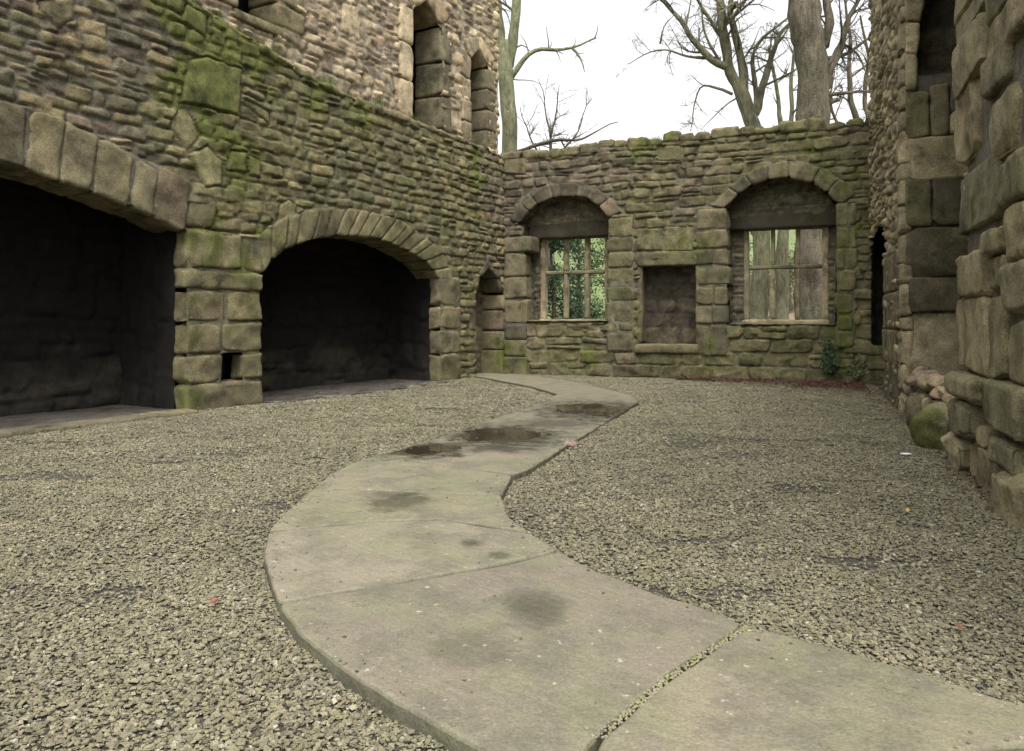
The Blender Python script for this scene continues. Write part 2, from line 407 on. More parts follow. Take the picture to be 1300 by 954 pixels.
def rect(u0, v0, u1, v1, rs=None, j=0.0):
    q = np.array([(u0, v0), (u1, v0), (u1, v1), (u0, v1)], float)
    if rs is not None: q += rs.uniform(-j, j, q.shape)
    return q
def pxq(F, L, w=0.0): return F.pxs(L, w)
def pxr(F, x0, y0, x1, y1, w=0.0):
    """photo rectangle -> wall quad (bl, br, tr, tl); left/right resolved by u"""
    a, b = F.px(x0, (y0 + y1) / 2, w)[0], F.px(x1, (y0 + y1) / 2, w)[0]
    xm = (x0 + x1) / 2
    v0, v1 = F.px(xm, y1, w)[1], F.px(xm, y0, w)[1]
    return rect(min(a, b), v0, max(a, b), v1)
def resample(L, k):
    L = np.asarray(L, float); S = np.concatenate([[0], np.cumsum(np.hypot(*np.diff(L, axis=0).T))])
    return np.stack([np.interp(k * S[-1], S, L[:, 0]), np.interp(k * S[-1], S, L[:, 1])], 1)
def smoothline(L, n=40):
    L = np.asarray(L, float); S = np.concatenate([[0], np.cumsum(np.hypot(*np.diff(L, axis=0).T))])
    t = np.linspace(0, S[-1], n); out = np.stack([np.interp(t, S, L[:, 0]), np.interp(t, S, L[:, 1])], 1)
    for _ in range(6): out[1:-1] = (out[:-2] + 2 * out[1:-1] + out[2:]) / 4
    return out
def arch_ring(mb, F, intr, extr, n, w0, w1, rs, res=.05, **kw):
    intr, extr = smoothline(intr), smoothline(extr)
    k = np.linspace(0, 1, n + 1); k[1:-1] += rs.uniform(-.22, .22, n - 1) / n
    A, B = resample(intr, k), resample(extr, k)
    for i in range(n):
        mid = i + .5
        q = np.array([A[i], A[i + 1], B[i + 1], B[i]])
        q[2:] += (q[2:] - q[:2][::-1]) * rs.uniform(-.05, .06)
        block(mb, F, q, w0 + rs.uniform(-.012, .012), w1, rs, res=res, **kw)
def blocks_col(mb, F, u0, u1, vs, w0, w1, rs, split=.3, jit=.04, **kw):
    for v0, v1 in zip(vs[:-1], vs[1:]):
        a, b = u0 + rs.uniform(-jit, jit), u1 + rs.uniform(-jit, jit)
        if rs.random_sample() < split and (b - a) > .3:
            m = a + (b - a) * rs.uniform(.4, .7)
            block(mb, F, rect(a, v0, m, v1), w0 + rs.uniform(-.01, .01), w1, rs, **kw); block(mb, F, rect(m, v0, b, v1), w0 + rs.uniform(-.01, .01), w1, rs, **kw)
        else: block(mb, F, rect(a, v0, b, v1), w0 + rs.uniform(-.01, .01), w1, rs, **kw)

def rock(mb, c, size, rs, palname='right', planes=14, sub=7, rot=None, moss=.0, algae=.25, amp=.02, col=None):
    L, quads = lattice((sub, sub, sub)); p = L / sub * 2 - 1; p /= np.linalg.norm(p, axis=1)[:, None]
    D = rs.normal(size=(planes, 3)); D /= np.linalg.norm(D, axis=1)[:, None]; h = rs.uniform(.62, .92, planes)
    dots = p @ D.T; rad = np.min(np.where(dots > .05, h / np.maximum(dots, .05), 9), axis=1); rad = np.minimum(rad, 1)
    p = p * rad[:, None] * np.array(size) / 2
    a = rs.uniform(0, 6.28) if rot is None else rot
    R = np.array([[math.cos(a), -math.sin(a), 0], [math.sin(a), math.cos(a), 0], [0, 0, 1]]); P = p @ R.T + np.array(c)
    k = amp * fbm(P[:, 0] * 7, P[:, 1] * 7, P[:, 2] * 7, 77, 3); P = P + (P - np.array(c)) / (np.linalg.norm(P - np.array(c), axis=1)[:, None] + 1e-6) * k[:, None]
    C = np.array(col) if col is not None else pal(palname, np.array(rs.random_sample()))
    C = np.tile(C, (len(P), 1)) * (1 + .2 * fbm(P[:, 0] * 5, P[:, 1] * 5, P[:, 2] * 5, 78, 3))[:, None]
    C = stain(C, P, np.full(len(P), moss), algae, 6)
    mb.add(P, quads, None, C)

# ================================================================== STRUCTURE
# ------------------------------------------------------------------ terrain beyond and under the court
def build_ground():
    xs = np.concatenate([np.linspace(-900, -60, 12), np.linspace(-55, 75, 66), np.linspace(90, 900, 12)])
    ys = np.concatenate([np.linspace(-300, -20, 6), np.linspace(-15, 130, 74), np.linspace(150, 1500, 14)])
    X, Y = np.meshgrid(xs, ys, indexing='ij')
    Z = -.06 + sstep(26, 125, Y) * 17 + sstep(24, 60, Y) * (1.0 * fbm(X * .05, Y * .05, 0 * X, 3, 3) + .5 * sstep(2, 12, X)) + sstep(150, 1500, Y) * 20
    Z = np.where(Y > 24, Z, -.06)
    brown = np.clip(1.2 * sstep(1, 5, X - (Y - 20) * .15) * sstep(21, 23, Y) * (1 - sstep(52, 66, Y)) + .25 * fbm(X * .3, Y * .3, 0 * X, 8, 3), 0, 1)
    brown = np.where(Y < 24, 0.0, brown)[..., None]
    g = np.array([.125, .160, .062]); b = np.array([.150, .108, .072])
    C = (g * (1 - brown) + b * brown) * (1 + .3 * fbm(X * .4, Y * .4, 0 * X, 5, 3))[..., None]
    inside = ((Y < 17) & (Y > -15) & (X > -14) & (X < 12))[..., None]
    C = np.where(inside, np.array([.10, .092, .075]), C)
    idx = np.arange(X.size).reshape(X.shape)
    F4 = np.stack([idx[:-1, :-1], idx[1:, :-1], idx[1:, 1:], idx[:-1, 1:]], -1).reshape(-1, 4)
    mb = MB(); mb.add(np.stack([X, Y, Z], -1), F4, None, C)
    m = stone_mat("grass_field", 1.5, 14.0, 0.6, 0.95, 0.25, 0.4, 0.05)
    tag(mb.build("ground", m), kind="structure")
build_ground()

# ------------------------------------------------------------------ LEFT: the fireplace wall
U_CORNER = 10.41
rsL = np.random.RandomState(11)
fire_wall = thing("fireplace_wall", "long mossy rubble wall on the left with two big arched fireplaces and a set-back ledge", "wall", (-2.78, 12.29, 0))
i1 = LW.pxs([(0, 207), (31, 217), (91, 237), (149, 260), (190, 275), (222, 287), (232, 296)])
e1 = LW.pxs([(0, 130), (50, 145), (94, 158), (154, 189), (192, 207), (222, 222), (242, 234)])
uR1 = LW.px(232, 440)[0]; uap = -.9
i1 = np.concatenate([[(2 * uap - p[0], p[1]) for p in i1[::-1]], [(uap, i1[0][1] + .10)], i1]); e1 = np.concatenate([[(2 * uap - p[0], p[1]) for p in e1[::-1]], [(uap, e1[0][1] + .08)], e1])
uL1 = i1[0][0]
i2 = LW.pxs([(331, 348), (339, 331), (361, 317), (391, 305), (422, 300), (467, 301), (498, 311), (528, 325), (549, 341), (557, 354)])
e2 = LW.pxs([(328, 300), (336, 290), (355, 277), (388, 264), (437, 262), (495, 275), (543, 301), (568, 329), (574, 358)])
uL2, uR2 = LW.px(331, 400)[0], LW.px(556, 400)[0]
i2[0][0] = uL2; i2[-1][0] = uR2
o1 = np.concatenate([[(uL1, -.1)], smoothline(i1), [(uR1, -.1)]]); o2 = np.concatenate([[(uL2, -.1)], smoothline(i2), [(uR2, -.1)]])
ring1 = np.concatenate([smoothline(e1), smoothline(i1)[::-1]]); ring2 = np.concatenate([smoothline(e2), smoothline(i2)[::-1]])
uD0, uD1 = LW.px(604, 420)[0], LW.px(636, 420)[0]
dtop = LW.px(621, 341)[1]; dsh = LW.px(606, 372)[1]; um = (uD0 + uD1) / 2
door_o = np.array([(uD0, -.1), (uD0, dsh), (uD0 + .10, dsh + (dtop - dsh) * .55), (um, dtop), (uD1 - .10, dsh + (dtop - dsh) * .55), (uD1, dsh), (uD1, -.1)])
sr = pxr(LW, 281, 450, 305, 484)      # small square recess in the pier
pierR = LW.px(331, 420)[0]
ledge_px = [(0, -260), (180, -60), (235, 0), (293, 36), (366, 82), (408, 106), (449, 126), (511, 149), (581, 175), (626, 194), (645, 201)]
lg = LW.pxs(ledge_px); 
def ledge_v(U): return np.interp(U, lg[:, 0], np.minimum(lg[:, 1], 5.75))
U_LEFT = -7.5
def grow(poly, k):
    c = poly.mean(0); d = poly - c; return c + d * (1 + k / np.linalg.norm(d, axis=1))[:, None]
feats = [LW.pxs(L) for L in (
    [(226, 130), (303, 148), (306, 88), (262, 72), (238, 76)],
    [(213, 158), (237, 193), (254, 172), (238, 138), (225, 138)],
    [(239, 196), (258, 238), (282, 238), (283, 205), (262, 184)],
    [(46, 0), (50, 14), (74, 40), (94, 26), (96, -6)],
    [(287, 217), (313, 221), (313, 193), (290, 190)], [(315, 223), (330, 228), (330, 205), (315, 196)],
    [(306, 130), (342, 160), (342, 142), (308, 124)],
    [(349, 287), (372, 282), (378, 262), (365, 252), (352, 262)],
    [(228, 28), (262, 52), (262, 20), (235, 2)])]
mb = MB()
rects = patchy(U_LEFT, 2.4, 0, 6.0, (.11, .20), (.16, .42), random.Random(3), .14) + patchy(2.4, U_CORNER, 0, 6.0, (.12, .21), (.18, .42), random.Random(4), .08)
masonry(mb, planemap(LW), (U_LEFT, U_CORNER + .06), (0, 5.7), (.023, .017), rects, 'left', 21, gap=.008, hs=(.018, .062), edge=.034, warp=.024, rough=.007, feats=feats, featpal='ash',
        holes=[o1, o2, door_o, grow(sr, -.03)], low=[ring1, ring2, rect(uR1, -.1, pierR, 2.40), rect(uR2, -.1, LW.px(583, 440)[0], float(i2[-1][1]) + .03)], top=lambda U: ledge_v(U) + .03 * vn(U * 3, 0 * U, 0 * U, 2), algae=lambda U, V: .12 + .60 * sstep(1.0, 3.6, U + .8 * vn(U * .9, V * .9, 0 * U, 5)) - .15 * sstep(8, 10, U))
mb.build("wall_face", M_STONE, fire_wall)
# added unseen box: top, back and ends (no front), so that no light comes through behind the face
def light_stop(F, ua, ub, v0, v1, w0, w1, parent, bottom=False, col=(.05, .043, .036)):
    mb = MB(); c = [F.P(u, v, w) for u in (ua, ub) for v in (v0, v1) for w in (w0, w1)]
    q = [(2, 3, 7, 6), (1, 3, 7, 5), (0, 1, 3, 2), (4, 5, 7, 6)] + ([(0, 1, 5, 4)] if bottom else [])
    mb.add(c, q, None, col); return mb.build("light_blocker", M_STONE, parent, smooth=False)
light_stop(LW, U_LEFT, U_CORNER + .3, -.1, 4.62, -.02, -3.2, fire_wall)
# ledge: capping stones, a row of thin weathered slabs running back under the upper storey
mb = MB(); u = U_LEFT
while u < U_CORNER - .05:
    w = rsL.uniform(.28, .62); vm_ = float(ledge_v(u + w / 2)); s = float(ledge_v(u + w) - ledge_v(u)) / w * .9
    h = rsL.uniform(.07, .14)
    q = np.array([(u, vm_ - h * .8 - s * w / 2), (u + w, vm_ - h * .8 + s * w / 2), (u + w, vm_ + h * .35 + s * w / 2), (u, vm_ + h * .35 - s * w / 2)])
    block(mb, LW, q, rsL.uniform(.02, .075), -.55, rsL, 'left', r=.04, res=.045, amp=.022, algae=.45, mossk=1.5); u += w
mb.build("ledge", M_STONE, fire_wall)
# pier between the fireplaces
def pier(mb, F, ua, ub, vs, w1, rs, skip=None, **kw):
    for i, (v0, v1) in enumerate(zip(vs[:-1], vs[1:])):
        if skip is not None and v0 < skip[2][1] - .02 and v1 > skip[0][1] + .02:
            block(mb, F, rect(ua, v0, skip[0][0], v1), .05, w1, rs, **kw); block(mb, F, rect(skip[1][0], v0, ub, v1), .05, w1, rs, **kw)
        else:
            m = ua + (ub - ua) * (rs.uniform(.5, .7) if i % 2 else rs.uniform(.3, .5))
            if i in (0, 4): block(mb, F, rect(ua, v0, ub, v1), .055, w1, rs, **kw)
            else: block(mb, F, rect(ua, v0, m, v1), .05, w1, rs, **kw); block(mb, F, rect(m, v0, ub, v1), .045, w1, rs, **kw)
mb = MB()
vs = [-.03, .36, float(sr[2][1]) + .02, 1.18, 1.62, 1.90]
pier(mb, LW, uR1, pierR, vs, -.22, rsL, skip=sr, palname='ash', r=.04, res=.04, amp=.022, algae=.5)
block(mb, LW, np.array([(uR1 + .0, 1.9), (pierR - .35, 1.9), (pierR - .38, 2.42), (uR1 + .05, 2.42)]), .055, -.24, rsL, 'ash', r=.045, res=.045, amp=.016, algae=.45)
block(mb, LW, np.array([(pierR - .35, 1.9), (pierR, 1.9), (pierR - .02, 2.25), (pierR - .37, 2.42)]), .05, -.24, rsL, 'ash', r=.045, res=.045, amp=.016, algae=.45)
block(mb, LW, pxq(LW, [(232, 289), (268, 291), (277, 258), (244, 236)]), .05, -.5, rsL, 'ash', r=.06, res=.045, amp=.016, algae=.5)
# side of the small recess
block(mb, LW, rect(sr[0][0] - .02, sr[0][1] - .09, sr[1][0] + .03, sr[0][1]), .06, -.4, rsL, 'ash', r=.02, res=.04)
block(mb, LW, rect(sr[0][0] - .02, sr[0][1] - .02, sr[1][0] + .02, sr[2][1] + .02), -.33, -.5, rsL, 'soot_shade', r=.02, res=.06)
mb.build("pier", M_ASHLAR, fire_wall)
mb = MB()
blocks_col(mb, LW, uR2, LW.px(583, 440)[0], [-.03, .55, 1.02, 1.50, float(i2[-1][1]) + .03], .05, -.22, rsL, split=0, jit=.03, palname='ash', r=.04, res=.045, amp=.02, algae=.4)
blocks_col(mb, LW, uL1 - .6, uL1, [-.03, .5, 1.0, 1.45, 1.88, 2.3], .05, -.9, rsL, split=0, jit=.03, palname='ash', r=.05, res=.07, amp=.015)
mb.build("jamb", M_ASHLAR, fire_wall)
# arches
mb = MB(); arch_ring(mb, LW, i1, e1, 15, .06, -.55, rsL, palname='ash', r=.035, res=.04, amp=.018, algae=.2); mb.build("fireplace_arch", M_ASHLAR, fire_wall)
mb = MB(); arch_ring(mb, LW, i2, e2, 17, .05, -.55, rsL, palname='ash', r=.035, res=.045, amp=.012, algae=.5); mb.build("fireplace_arch", M_ASHLAR, fire_wall)
# fireplace chambers: back, sides and vault of sooty rubble
def chamber(name, ua, ub, vt, depth, back_low, rs, seed):
    mb = MB()
    rc = coursed(ua - .3, ub + .3, 0, vt, (.16, .40), (.3, .75), random.Random(seed), .15)
    def so(U, V): return .80 + .19 * sstep(.3, .9, V + .25 * vn(U * 2, V * 2, 0 * U, seed))  # soot, thinned near the floor to paint the lit stones there
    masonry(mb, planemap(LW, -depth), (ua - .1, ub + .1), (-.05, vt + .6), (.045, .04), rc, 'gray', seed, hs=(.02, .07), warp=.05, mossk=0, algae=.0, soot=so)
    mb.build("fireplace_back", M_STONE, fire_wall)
    mb = MB()
    path = [(ub + .03, -.05), (ub + .03, vt), (ub - .5, vt + .45), (ua + .5, vt + .45), (ua - .03, vt), (ua - .03, -.05)]
    mp = stripmap(LW, path, -.2, sgn=-1)
    rc = coursed(0, mp.length, 0, depth, (.25, .45), (.3, .55), random.Random(seed + 1), .1)
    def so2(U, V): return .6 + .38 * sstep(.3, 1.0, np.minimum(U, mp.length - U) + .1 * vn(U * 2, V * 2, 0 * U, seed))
    masonry(mb, mp, (0, mp.length), (0, depth - .15), (.05, .05), rc, 'soot_shade', seed + 1, hs=(.02, .06), warp=.03, mossk=0, algae=.0, soot=so2)
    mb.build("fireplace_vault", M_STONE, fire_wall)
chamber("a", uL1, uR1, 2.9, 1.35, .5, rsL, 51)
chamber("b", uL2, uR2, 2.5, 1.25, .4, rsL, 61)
# pointed doorway in the corner: narrow surround stones, reveal, walled-up back
mb = MB()
dl = smoothline(door_o[1:4], 12); dr = smoothline(door_o[3:6], 12)
vs = [-.03, .55, 1.0, 1.45, dsh]
blocks_col(mb, LW, uD0 - .32, uD0, vs, .03, -.55, rsL, split=0, jit=.03, palname='ashd', r=.03, res=.05, algae=.45)
blocks_col(mb, LW, uD1, uD1 + .16, vs, .03, -.75, rsL, split=0, jit=.0, palname='ash', r=.03, res=.05, algae=.45)
for pth, sg in ((dl, -1), (dr, 1)):
    A = resample(pth, np.array([0, .5, 1.0])); nrm = []
    for i in range(2):
        B0, B1 = A[i] + np.array([sg * .17, .05]), A[i + 1] + (np.array([sg * .17, .07]) if i == 0 else np.array([0, .24]))
        q = [A[i], A[i + 1], B1, B0]
        block(mb, LW, np.array(q), .03, -.75, rsL, 'ashd', r=.025, res=.05, algae=.4)
mb.build("doorway_surround", M_ASHLAR, fire_wall)
mb = MB()
rc = coursed(uD0 - .3, uD1 + .3, 0, 2.6, (.2, .35), (.3, .5), random.Random(8), .1)
masonry(mb, planemap(LW, -.52), (uD0 - .3, uD1 + .3), (-.05, 2.6), (.05, .04), rc, 'ashd', 71, hs=(.02, .04), algae=.35, mossk=.5)
mb.build("doorway_back", M_STONE, fire_wall)

# ------------------------------------------------------------------ upper storey (set back tower wall)
TU1 = LW.px(632, 100, TW_OFF)[0]
tower = thing("upper_storey", "pale pinkish upper storey set back above the fireplace wall, with narrow pointed windows", "wall", tuple(LW.P(6.0, 4.9, TW_OFF)))
rsT = np.random.RandomState(12)
def tp(L): return LW.pxs(L, TW_OFF)
w1 = tp([(523, 152), (523, 22), (530, 6), (540, 1), (550, 14), (556, 40), (557, 160)])
w2 = tp([(597, 184), (597, 84), (602, 70), (609, 65), (615, 76), (616, 90), (616, 190)])
w3 = tp([(302, 12), (302, -60), (325, -90), (348, -60), (348, 26)])
for w in (w1, w2, w3):
    vb = min(w[0][1], w[-1][1]); w[0][1] = vb; w[-1][1] = vb
mb = MB()
rects = patchy(U_LEFT, TU1 + .2, 4.3, 9.8, (.10, .24), (.13, .34), random.Random(15), .3, (.7, 1.4), (.5, 1.0))
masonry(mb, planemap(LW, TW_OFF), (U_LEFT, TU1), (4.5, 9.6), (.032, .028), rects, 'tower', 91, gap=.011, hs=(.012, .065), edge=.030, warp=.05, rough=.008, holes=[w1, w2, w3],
        top=lambda U: 9.2 + .3 * vn(U * 1.3, 0 * U, 0 * U, 9), algae=.12, mossk=.55,
        feats=[tp(L) for L in ([(430, 40), (458, 52), (455, 8), (433, 2)], [(395, 100), (440, 125), (447, 105), (405, 88)], [(500, 128), (521, 138), (521, 105), (500, 95)], [(567, 160), (590, 170), (590, 145), (567, 135)],
                               [(330, 32), (380, 62), (386, 20), (340, 0)])], featpal='tower')
mb.build("wall_face", M_STONE, tower)
def lancet(poly, pxw, wall, nb, wl_, wr_, seed):
    fr = MB(); rs = np.random.RandomState(seed)
    ul, ur, vb = poly[0][0], poly[-1][0], poly[0][1]; vt = poly[:, 1].max(); um = (ul + ur) / 2; vsp = vb + (vt - vb) * .86
    vs = np.linspace(vb, vsp, nb + 1); 
    blocks_col(fr, LW, ul - wl_, ul, vs, TW_OFF + .05, TW_OFF - .5, rs, split=0, jit=.0, palname='tower', r=.035, res=.05, algae=.25, mossk=.3)
    blocks_col(fr, LW, ur, ur + wr_, vs, TW_OFF + .05, TW_OFF - .62, rs, split=0, jit=.0, palname='ash', r=.05, res=.05, algae=.35, mossk=.3)
    for a, b in (((ul, vsp), (um, vt)), ((um, vt), (ur, vsp))):
        o = -wl_ if a[0] == ul else wr_
        q = np.array([a, b, (b[0] + (0 if o < 0 else o), b[1] + .3), (a[0] + (o if o < 0 else 0), a[1] + .33)])
        block(fr, LW, q, TW_OFF + .045, TW_OFF - .85, rs, 'tower', r=.035, res=.05, mossk=.3)
    block(fr, LW, rect(ul - .1, vb - .16, ur + .15, vb), TW_OFF + .05, TW_OFF - .6, rs, 'ash', r=.03, res=.05, mossk=.6)
    f = fr.build("window", M_ASHLAR, wall)
    bk = MB(); masonry(bk, planemap(LW, TW_OFF - .9), (ul - .6, ur + .9), (vb - .3, vt + .6), (.06, .06), coursed(ul - .6, ur + .9, vb - .3, vt + .6, (.2, .3), (.3, .5), rsB, .1), 'soot_shade', seed, mossk=0, algae=.1)  # dark sheet, its colour stands for the shaded inside of the tower
    bk.build("window_back", M_STONE, f)
rsB = random.Random(5)
lancet(w1, None, tower, 3, .42, .42, 101); lancet(w2, None, tower, 4, .36, .42, 102); lancet(w3, None, tower, 3, .5, .6, 103)
light_stop(LW, U_LEFT, TU1 - .12, 4.7, 9.0, TW_OFF - .03, -3.0, tower, bottom=True)  # added hidden box that keeps the window openings dark
# quoins at the broken far end of the upper storey
mb = MB(); v = 4.75
while v < 9.2:
    h = rsT.uniform(.12, .26)
    a = rsT.uniform(.12, .3); b = rsT.uniform(-.10, .05)
    block(mb, LW, rect(TU1 - a, v, TU1 + b, v + h), TW_OFF + .05, TW_OFF - 1.0, rsT, 'tower', r=.04, res=.05, amp=.03, mossk=.4); v += h
mb.build("quoins", M_STONE, tower)

# ------------------------------------------------------------------ FAR WALL
far = thing("window_wall", "far rubble wall with two arched mullioned windows and a blocked fireplace between them", "wall", tuple(FW.P(3.7, 0, 0)))
rsF = np.random.RandomState(13)
FU1 = 9.6
topx = FW.pxs([(600, 197), (640, 197), (700, 194), (752, 188), (760, 181), (830, 179), (850, 173), (900, 172), (935, 165), (1000, 160), (1050, 158), (1108, 151)])
topx = np.concatenate([topx, [(FU1, topx[-1][1])]])
def far_top(U): return np.interp(U, topx[:, 0], topx[:, 1]) - .1
BW = -.62
a1i = FW.pxs([(660, 284), (664, 276), (681, 260), (700, 252), (720, 249), (745, 252), (762, 262), (772, 277)])
a1e = FW.pxs([(646, 281), (651, 268), (668, 246), (692, 234), (718, 231), (752, 236), (778, 251), (790, 270)])
a2i = FW.pxs([(921, 266), (938, 246), (967, 230), (995, 225), (1026, 230), (1050, 244), (1065, 262)])
a2e = FW.pxs([(902, 262), (912, 248), (932, 231), (962, 212), (999, 202), (1042, 210), (1070, 226), (1086, 248)])
def opening(ai, y1, ua, ub): 
    vb = FW.px((ua + ub) / 2, y1)[1]; a, b = FW.px(ua, 350)[0], FW.px(ub, 350)[0]
    s = smoothline(ai)
    return np.concatenate([[(a, vb), (a, s[0][1])], s, [(b, s[-1][1]), (b, vb)]]), a, b, vb
op1, aL, aR, avb = opening(a1i, 407, 669, 771)
op2, bL, bR, bvb = opening(a2i, 411, 926, 1060)
nc = pxr(FW, 816, 338, 883, 436)
V = lambda x, y: FW.px(x, y)[1]
U_ = lambda x: FW.px(x, 380)[0]
mb = MB()
r1 = np.concatenate([smoothline(a1e), smoothline(a1i)[::-1]]); r2 = np.concatenate([smoothline(a2e), smoothline(a2i)[::-1]])
rects = coursed(-.1, FU1, 0, 1.2, (.18, .30), (.3, .7), random.Random(23), .25) + patchy(-.1, FU1, 1.2, 5.3, (.12, .23), (.18, .50), random.Random(24), .18)
masonry(mb, planemap(FW), (-.05, FU1), (-.05, 5.2), (.02, .016), rects, 'dark', 121, gap=.007, hs=(.020, .060), edge=.026, warp=.024, rough=.006, holes=[op1, op2, nc, rect(7.55, .80, 9.7, 4.7)], low=[r1, r2, rect(U_(640), -.1, aL, 2.75), rect(aR, V(788, 447), U_(806), V(788, 276)), rect(U_(884), V(905, 452), bL, V(905, 266)), rect(bR, V(1072, 442), U_(1086), V(1072, 258))], top=far_top, algae=lambda U, V: .30 + .38 * sstep(1, 5.5, U + .5 * vn(U, V, 0 * U, 5)) + .15 * (1 - sstep(.3, 1.5, V)),
        feats=[FW.pxs(L) for L in ([(640, 197), (640, 222), (668, 222), (668, 197)], [(808, 319), (842, 319), (842, 290), (808, 290)], [(843, 319), (880, 319), (880, 288), (843, 288)], [(835, 205), (868, 205), (868, 185), (835, 186)])], featpal='ashd')
mb.build("wall_face", M_STONE, far)
# coping stones along the broken top
mb = MB(); u = -.1
while u < FU1 - .1:
    w = rsF.uniform(.22, .6); h = rsF.uniform(.09, .17); v = float(far_top(u + w / 2)) - .04
    block(mb, FW, rect(u, v, u + w, v + h + .06 + rsF.uniform(0, .05)), rsF.uniform(0, .06), -.98, rsF, 'ashd' if rsF.random_sample() < .5 else 'dark', r=.05, res=.045, amp=.028, algae=.55, mossk=1.4); u += w
mb.build("coping", M_STONE, far)
mb = MB(); mb.add([FW.P(-.1, 4.85, 0), FW.P(FU1, 4.85, 0), FW.P(FU1, 4.85, -.97), FW.P(-.1, 4.85, -.97)], [(0, 1, 2, 3)], None, (.05, .043, .036)); mb.build("light_blocker", M_STONE, far)  # added top sheet, only keeps light out between the two faces
mb = MB(); arch_ring(mb, FW, a1i, a1e, 8, .048, -.35, rsF, palname='dark', r=.03, res=.05, amp=.010); mb.build("window_arch", M_ASHLAR, far)
mb = MB(); arch_ring(mb, FW, a2i, a2e, 7, .048, -.35, rsF, palname='ashd', r=.03, res=.05, amp=.010, algae=.4); mb.build("window_arch", M_ASHLAR, far)
kw = dict(r=.04, res=.045, amp=.012)
mb = MB()
V = lambda x, y: FW.px(x, y)[1]
U_ = lambda x: FW.px(x, 380)[0]
blocks_col(mb, FW, U_(640) , aL, [-.03, .4, .78, 1.15, 1.7, 2.2, 2.75], .06, -.3, rsF, split=0, jit=.02, palname='ashd', algae=.35, **kw)
block(mb, FW, rect(U_(640), 2.75, U_(676), 3.1), .07, -.5, rsF, 'ashd', **kw)
blocks_col(mb, FW, aR, U_(806), [V(788, y) for y in (447, 422, 410, 383, 362, 340, 320, 302, 276)], .04, -.62, rsF, split=.3, jit=.03, palname='ashd', algae=.45, **kw)
blocks_col(mb, FW, U_(884), bL, [V(905, y) for y in (452, 412, 388, 364, 338, 316, 292, 265)], .05, -.62, rsF, split=.4, jit=.03, palname='ashd', algae=.5, **kw)
blocks_col(mb, FW, bR, U_(1086), [V(1072, y) for y in (442, 420, 400, 372, 343, 316, 288, 258)], .05, -.62, rsF, split=.25, jit=.04, palname='ash', algae=.6, **kw)
mb.build("jamb", M_ASHLAR, far)
# blocked fireplace
fp = MB()
block(fp, FW, pxr(FW, 806, 320, 885, 338), .05, -.4, rsF, 'ashd', r=.02, res=.05, algae=.4)
block(fp, FW, pxr(FW, 806, 437, 888, 449), .09, -.4, rsF, 'ashd', r=.03, res=.05, algae=.6)
block(fp, FW, rect(nc[0][0] - .12, nc[0][1], nc[0][0], nc[2][1]), .03, -.4, rsF, 'ashd', r=.02, res=.05)
block(fp, FW, rect(nc[1][0], nc[0][1], nc[1][0] + .08, nc[2][1]), .03, -.4, rsF, 'ashd', r=.02, res=.05)
fpo = fp.build("blocked_fireplace", M_ASHLAR, far)
fb = MB()
masonry(fb, planemap(FW, -.36), (nc[0][0] - .05, nc[1][0] + .05), (nc[0][1] - .05, nc[2][1] + .05), (.03, .03), coursed(nc[0][0] - .1, nc[1][0], nc[0][1] - .05, nc[2][1] + .1, (.24, .36), (.5, .8), random.Random(2), .15), 'dark', 133, hs=(.015, .03), gap=.014, warp=.02, algae=.1, mort=(.10, .085, .075),
        soot=lambda U, V: .35 + 0 * U)
fb.build("infill", M_STONE, fpo)
